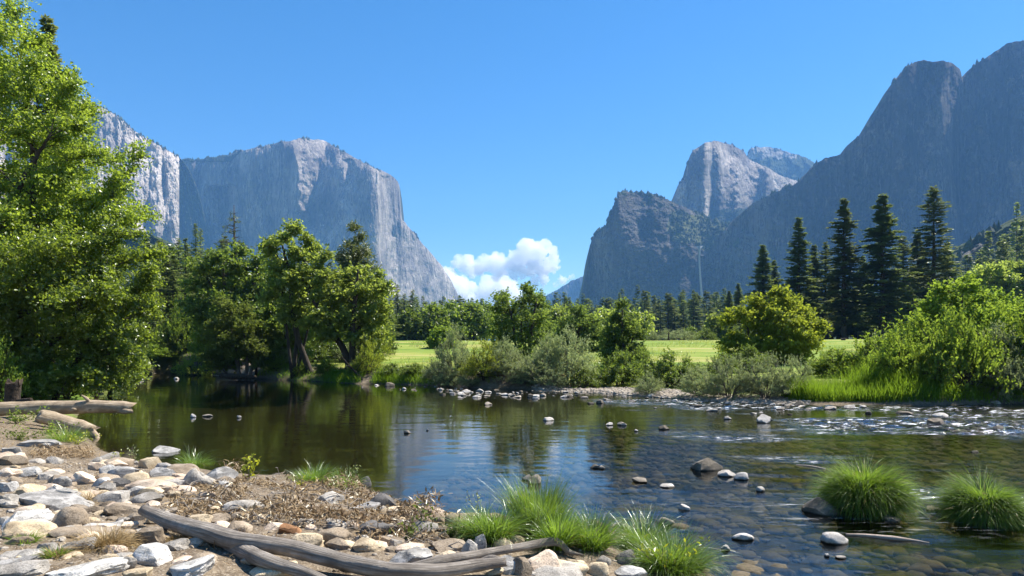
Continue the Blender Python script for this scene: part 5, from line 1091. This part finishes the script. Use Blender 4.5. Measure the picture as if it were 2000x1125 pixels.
# gravel, riverbed cobbles
def pebbles(name, label, poly, n, r0, r1, mat, seed, water=False, sub=1, zoff=0, squash=.55):
    rng = np.random.default_rng(seed); iv, it = ico(sub); p = scatter(poly, n, rng); mb = []
    r = r0+(r1-r0)*rng.random(n)**2.2; s = np.stack([r*(.8+.5*rng.random(n)), r*(.7+.4*rng.random(n)), r*squash*(.7+.5*rng.random(n))], -1)
    a = rng.random(n)*6.28; ca, sa = np.cos(a), np.sin(a)
    q = iv[None]*s[:, None]*(1+.22*rng.normal(size=(n, len(iv), 1)).clip(-1, 1))
    V = np.stack([q[..., 0]*ca[:, None]-q[..., 1]*sa[:, None], q[..., 0]*sa[:, None]+q[..., 1]*ca[:, None], q[..., 2]], -1)+p[:, None]+np.array([0, 0, zoff])
    T = (it[None]+(np.arange(n)*len(iv))[:, None, None]).reshape(-1, 3)
    o = link(name, mesh_data(name, V.reshape(-1, 3), [T], [mat], True)); tag(o, label, 'pebbles' if 'bed' not in name else 'cobbles', kind='stuff'); return o
def peb_mat(name, stops, rough=.8):
    m, t, out = new_mat(name); g = nd(t, 'NewGeometry').outputs['Random Per Island']
    n = noise(t, mapped(t, 'pos', (1, 1, 1)), 30, 4, .65)
    c = mixc(t, .5, ramp(t, g, stops), ramp(t, n, [(.3, stops[0][1]), (.7, stops[-1][1])]))
    principled(t, out, c, rough, bump(t, n, .4, .02), .25); return m
M_peb = peb_mat('gravel', [(0, (.12, .09, .06)), (.35, (.22, .175, .125)), (.7, (.31, .265, .21)), (1, (.42, .38, .32))])
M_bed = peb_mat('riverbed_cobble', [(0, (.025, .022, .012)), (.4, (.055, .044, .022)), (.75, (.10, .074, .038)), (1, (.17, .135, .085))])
pebbles('bank_gravel', 'gravel and pebbles between the boulders of the near bank', world_poly([(-60, 905), (200, 900), (420, 925), (700, 960), (860, 1010), (1180, 1060), (1220, 1122), (-60, 1122)]), 3200, .006, .026, M_peb, 71)
pebbles('gravel_bar', 'pale gravel of the bar on the far side of the river', world_poly([(1040, 768), (1150, 768), (1300, 778), (1450, 789), (1580, 791), (1580, 779), (1450, 774), (1300, 760), (1150, 754), (1040, 755)]), 9000, .025, .13, M_peb, 72)
pebbles('sandbar', 'pale stones of the sandbar at the river bend', world_poly([(290, 731), (420, 733), (450, 727), (300, 724)]), 500, .04, .2, M_peb, 73)
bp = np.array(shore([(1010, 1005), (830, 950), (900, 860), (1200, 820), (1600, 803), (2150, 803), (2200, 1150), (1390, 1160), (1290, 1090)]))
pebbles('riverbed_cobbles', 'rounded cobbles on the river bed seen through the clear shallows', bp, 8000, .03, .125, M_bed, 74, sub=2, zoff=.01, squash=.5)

# ------------------------------------------------------------------ dead wood
def wood_mat(name, a, b, crack):
    m, t, out = new_mat(name); at = nd(t, 'Attribute', attribute_name='grain')
    c1 = nd(t, 'CombineXYZ'); lk(t, at.outputs['Fac'], c1.inputs[0])
    al = nd(t, 'Attribute', attribute_name='along'); lk(t, al.outputs['Fac'], c1.inputs[1])
    n = noise(t, c1.outputs[0], 1.0, 6, .7); n2 = noise(t, mapped(t, 'pos', (1, 1, 1)), 6, 5, .6); mp = nd(t, 'Mapping'); mp.inputs['Scale'].default_value = (2.6, .5, 1); lk(t, c1.outputs[0], mp.inputs['Vector'])
    n3 = noise(t, mp.outputs[0], 1.3, 4, .55)
    c = mixc(t, ramp_f(t, n2, .4, .65), ramp(t, n, [(.3, crack), (.46, a), (.68, b)]), tuple(x*.72 for x in a))
    c = mixc(t, ramp_f(t, n3, .36, .31), c, tuple(x*.35 for x in crack))
    principled(t, out, c, .85, bump(t, math_(t, 'ADD', n, n3), .7, .025), .2); return m
M_drift = wood_mat('driftwood', (.25, .218, .185), (.47, .43, .38), (.065, .052, .042))
M_log = wood_mat('log_wood', (.36, .28, .19), (.55, .46, .34), (.16, .11, .07))
M_char, t, out = new_mat('rotten_wood'); n = noise(t, mapped(t, 'pos', (1, 1, 1)), 14, 5, .7)
principled(t, out, ramp(t, n, [(.35, (.012, .010, .008)), (.7, (.09, .065, .045))]), .95, bump(t, n, .8, .03))
M_white = wood_mat('bleached_wood', (.58, .47, .38), (.75, .66, .56), (.3, .21, .15))
def limb(mb, at, pts, rad, seed, n=18, knots=.06, seg=8, taper_end=True):
    p = smooth_path(pts, seg); m = len(p); r = np.interp(np.linspace(0, 1, m), np.linspace(0, 1, len(rad)), rad)
    V, T, Q = tube(p, r, n); rng = np.random.default_rng(seed)
    idx = np.arange(m*n); i = idx//n; j = idx % n; ang = j*2*math.pi/n
    off = knots*fbm(np.cos(ang)*1.3, np.sin(ang)*1.3, i*.22, 3, seed)+.035*fbm(np.cos(ang)*5, np.sin(ang)*5, i*.06, 2, seed+1)
    c = np.repeat(p, n, 0); V[:m*n] = c+(V[:m*n]-c)*(1+off*1.3)[:, None]
    V[:n] += (rng.normal(size=(n, 1))*.35*r[0])*nrm(p[0]-p[1]); V[(m-1)*n:m*n] += (rng.normal(size=(n, 1))*.4*r[-1])*nrm(p[-1]-p[-2])
    mb.add(V, T, Q)
    s = np.concatenate([[0], np.cumsum(np.linalg.norm(np.diff(p, axis=0), axis=1))])
    at['grain'] += list(np.cos(ang)*4.2+np.sin(ang)*2.6+7*seed)+[0, 0]; at['along'] += list(np.repeat(s, n)*2.4)+[0, s[-1]*2.4]
    return p
def on_ground(l, up=.0):                           # distances from where the underside of the wood meets the ground
    ys_ = [hit(a, min(b+r*.9, 1400))[1]-up for a, b, _, r in l]; n = len(ys_)
    ys_ = [np.mean(ys_[max(0, i-1):i+2]) for i in range(n)]
    return [(a, b, y, r) for (a, b, _, r), y in zip(l, ys_)]
def px_limb(mb, at, l, seed, **kw):               # l: px, py, distance, radius px
    return limb(mb, at, [P(a, b, y) for a, b, y, r in l], [r/F*y*.72 for a, b, y, r in l], seed, **kw)
def dead(name, label, cat, parts, mat, ground=None, **kw):
    if ground == 'water': parts = [[(a, b, CAMZ*F/(b-HZ+r*.3), r) for a, b, _, r in l] for l in parts]
    elif ground is not None: parts = [on_ground(l, ground) for l in parts]
    mb = MB(); at = {'grain': [], 'along': []}
    first = parts[0]; base = P(first[0][0], first[0][1], first[0][2])
    px_limb(mb, at, parts[0], 1, **kw)
    if len(parts) == 1:
        o = link(name, mb.data(name, [mat], True, base, at), None, base); tag(o, label, cat); return o
    r = empty(name, tuple(base)); tag(r, label, cat)
    link('trunk', mb.data('trunk', [mat], True, base, at), r)
    tr_ = np.array([q[:3] for q in parts[0]])
    for n_, l in enumerate(parts[1:]):
        y0 = tr_[np.argmin(np.hypot(tr_[:, 0]-l[0][0], tr_[:, 1]-l[0][1])), 2]; l = list(l); l[0] = (l[0][0], l[0][1], y0+.02, l[0][3]*.7)
        if len(l) > 2: l[1] = (l[1][0], l[1][1], (l[1][2]+y0)/2, l[1][3])
        mb = MB(); at = {'grain': [], 'along': []}; px_limb(mb, at, l, 2+n_, **kw); link('branch', mb.data('branch', [mat], True, base, at), r)
    return r
yd = 7.5
dead('driftwood_log', 'long forked grey driftwood log lying across the foreground stones', 'driftwood', [
    [(281, 996, 8.3, 15), (330, 1018, 8.05, 21), (400, 1038, 7.75, 24), (470, 1058, 7.45, 25), (540, 1066, 7.25, 23), (620, 1084, 7.05, 23), (700, 1104, 6.9, 23), (780, 1114, 6.85, 21), (860, 1114, 6.85, 19), (930, 1104, 6.9, 17), (985, 1098, 6.95, 12)],
    [(410, 1042, 7.45, 22), (462, 1068, 7.2, 23), (512, 1092, 7.2, 21), (560, 1108, 7.0, 17), (600, 1120, 6.9, 15), (650, 1142, 6.75, 13)],
    [(790, 1108, 6.86, 9), (860, 1094, 6.9, 13), (940, 1082, 7.0, 12), (1020, 1068, 7.15, 11), (1075, 1058, 7.3, 12), (1095, 1062, 7.35, 10), (1112, 1078, 7.35, 7), (1138, 1084, 7.4, 2.5)],
    [(985, 1096, 6.95, 8), (960, 1090, 6.95, 9), (930, 1102, 6.9, 10)]], M_drift, ground=.07, n=20)
dead('fallen_log', 'pale peeled log jutting out over the pool from the left bank', 'log', [
    [(-120, 806, 13.6, 19), (-20, 800, 13.8, 19), (60, 797, 14.0, 18), (150, 795, 14.2, 18), (215, 794, 14.35, 17), (256, 796, 14.5, 15)],
    [(176, 790, 14.2, 6), (170, 780, 14.15, 5), (160, 772, 14.15, 2)], [(215, 800, 14.3, 8), (245, 803, 14.4, 8), (258, 803, 14.4, 4)], [(130, 800, 14.0, 8), (146, 800, 14.0, 5)]], M_log, n=18)
dead('broken_log', 'thick broken log sloping into the water under the peeled log', 'log', [
    [(76, 812, 13.3, 19), (112, 822, 13.5, 21), (150, 834, 13.6, 21), (178, 842, 13.6, 19)], [(176, 840, 13.5, 13), (188, 852, 13.4, 8), (191, 860, 13.35, 4)]], M_log, n=18)
dead('tree_stump', 'dark burnt stump behind the fallen log at the left edge', 'stump', [[(24, 800, 14.9, 20), (24, 770, 14.9, 18), (27, 748, 14.9, 19)], [(30, 784, 14.7, 8), (60, 782, 14.5, 7)]], M_char)
dead('bleached_driftwood', 'white splinter of driftwood lying in the shallows beside the smooth dome stone', 'driftwood', [[(1652, 1044, 10.28, 3), (1690, 1046, 10.24, 5), (1740, 1051, 10.15, 7), (1780, 1055, 10.05, 4), (1815, 1060, 9.95, 1)]], M_white, 'water', n=12)
dead('bleached_stick', 'thin white stick in the water left of the big tussock', 'stick', [[(1555, 908, 15.5, 1.4), (1585, 911, 15.4, 2.4), (1612, 916, 15.2, 2)]], M_white, 'water', n=8)
dead('snag', 'leaning dark snag with a root end in the water below the feathery willow', 'snag', [
    [(716, 752, 37.2, 7), (708, 742, 37.4, 4), (694, 726, 37.6, 3), (680, 714, 37.8, 2)], [(690, 722, 37.7, 1.6), (672, 702, 37.8, 1), (665, 694, 37.8, .5)], [(694, 726, 37.6, 1.6), (705, 710, 37.6, 1), (716, 700, 37.6, .5)]], M_char, n=10)
dead('snag', 'thin grey dead branch leaning out of the bright grass strip', 'snag', [[(1678, 778, 23.2, 2), (1700, 762, 23.4, 1.6), (1745, 742, 23.8, 1)]], B_grey, n=8)
dead('snag', 'black charred snag standing on the far side of the meadow', 'snag', [[(1306, 668, 105, 2.6), (1306, 655, 105, 2), (1307, 645, 105, 1)], [(1306, 665, 105, 1.6), (1298, 668, 104, 1.4), (1290, 672, 103, 1)]], M_char, n=8)
dead('tree_stump', 'short brown stump on the meadow in front of the tall pines', 'stump', [[(1647, 678, 78, 6), (1647, 668, 78, 5), (1647, 661, 78, 6.5)], [(1640, 662, 78, 1.5), (1655, 661, 78, 1)]], B_dark, n=10)
dead('root_log', 'dark uprooted log lying at the water under the olive willow', 'log', [[(432, 733, 42.6, 7), (450, 735, 42.4, 9), (475, 736, 42.2, 8), (500, 736, 42.2, 4)], [(445, 732, 42.3, 4), (436, 722, 42.3, 2)]], M_char, n=10)
dead('stick', 'short white weathered stick in the dry litter', 'stick', [[(556, 1004, 10.0, 4), (574, 990, 10.3, 4), (588, 978, 10.5, 5)]], M_white, .03, n=10)
dead('stick', 'thin grey stick slanting over the litter at the water', 'stick', [[(690, 968, 11.6, 1.5), (730, 946, 12.0, 1.2), (748, 930, 12.2, .6)]], M_drift, .03, n=6)
dead('stick', 'thin brown stick leaning on the chalky white block', 'stick', [[(676, 1084, 7.9, 1.6), (700, 1062, 8.1, 1.4), (722, 1038, 8.4, 1)]], M_drift, .05, n=6)
dead('stick', 'pale straight stick above the chalky white block', 'stick', [[(742, 1048, 8.4, 1.6), (790, 1018, 8.8, 1.4)]], M_log, .05, n=6)
# dry litter
rng = np.random.default_rng(19); mb = MB(); mb2 = MB()
lp = world_poly([(325, 985), (360, 955), (450, 930), (560, 928), (690, 945), (780, 985), (900, 1025), (960, 1060), (860, 1085), (700, 1060), (620, 1050), (520, 1030), (420, 1010), (340, 1010)])
pos = scatter(lp, 9000, rng); m = fbm(pos[:, 0]*1.1, pos[:, 1]*1.1, 0, 3, 6) > -.18; pos = pos[m]
clump = np.maximum(0, fbm(pos[:, 0]*1.6, pos[:, 1]*1.6, 3, 2, 16))
pos[:, 2] += rng.random(len(pos))*(.03+.21*clump)
blades(mb, pos, rng, .125, .0085, 1.15, 1.3, 3)
leaves(mb, pos[::2]+rng.normal(size=(len(pos[::2]), 3))*.02, rng, .055, .018, .3)
lp2 = world_poly([(60, 880), (180, 880), (180, 898), (60, 895)]); lpb = world_poly([(-40, 830), (150, 830), (180, 868), (200, 890), (-40, 900)]); pb = scatter(lpb, 900, rng); blades(mb2, pb, rng, .12, .006, .8, 1.0, 3)
p2 = scatter(lp2, 900, rng); p2[:, 2] += rng.random(900)*.08; blades(mb, p2, rng, .13, .013, 1.0, 1.2, 3)
lpa = world_poly([(-40, 905), (200, 900), (430, 935), (430, 1000), (330, 1010), (560, 1090), (560, 1120), (-40, 1120)]); pa = scatter(lpa, 4200, rng); ma = fbm(pa[:, 0]*1.5, pa[:, 1]*1.5, 0, 3, 46) > .02; pa = pa[ma]; blades(mb2, pa, rng, .075, .0045, .95, 1.0, 3)
lp3 = world_poly([(400, 1030), (560, 1050), (420, 1075), (350, 1065)]); p3 = scatter(lp3, 700, rng); blades(mb, p3, rng, .09, .008, 1.2, 1.0, 3)
o = link('dry_litter', mb.data('dry_litter', [G_lit])); tag(o, 'tangled brown dry leaves and stems on the near bank', 'plant litter', kind='stuff')
o = link('dry_grass', mb2.data('dry_grass', [G_dry])); tag(o, 'thin straw and dry grass between the stones of the near bank', 'dry grass', kind='stuff')
mb = MB(); ps = scatter(lp, 260, rng)
for q in ps:
    a = rng.random()*6.28; l = .07+.2*rng.random(); d = np.array([math.cos(a), math.sin(a), rng.normal()*.25])*l
    tube(np.array([q+[0, 0, .03], q+d*.5+[0, 0, .045+.03*rng.random()], q+d+[0, 0, .035]]), np.array([1, .8, .5])*(.002+.0035*rng.random()), 4, mb, False)
o = link('twigs', mb.data('twigs', [M_drift], True)); tag(o, 'scattered thin grey twigs in the dry litter', 'twigs', kind='stuff')
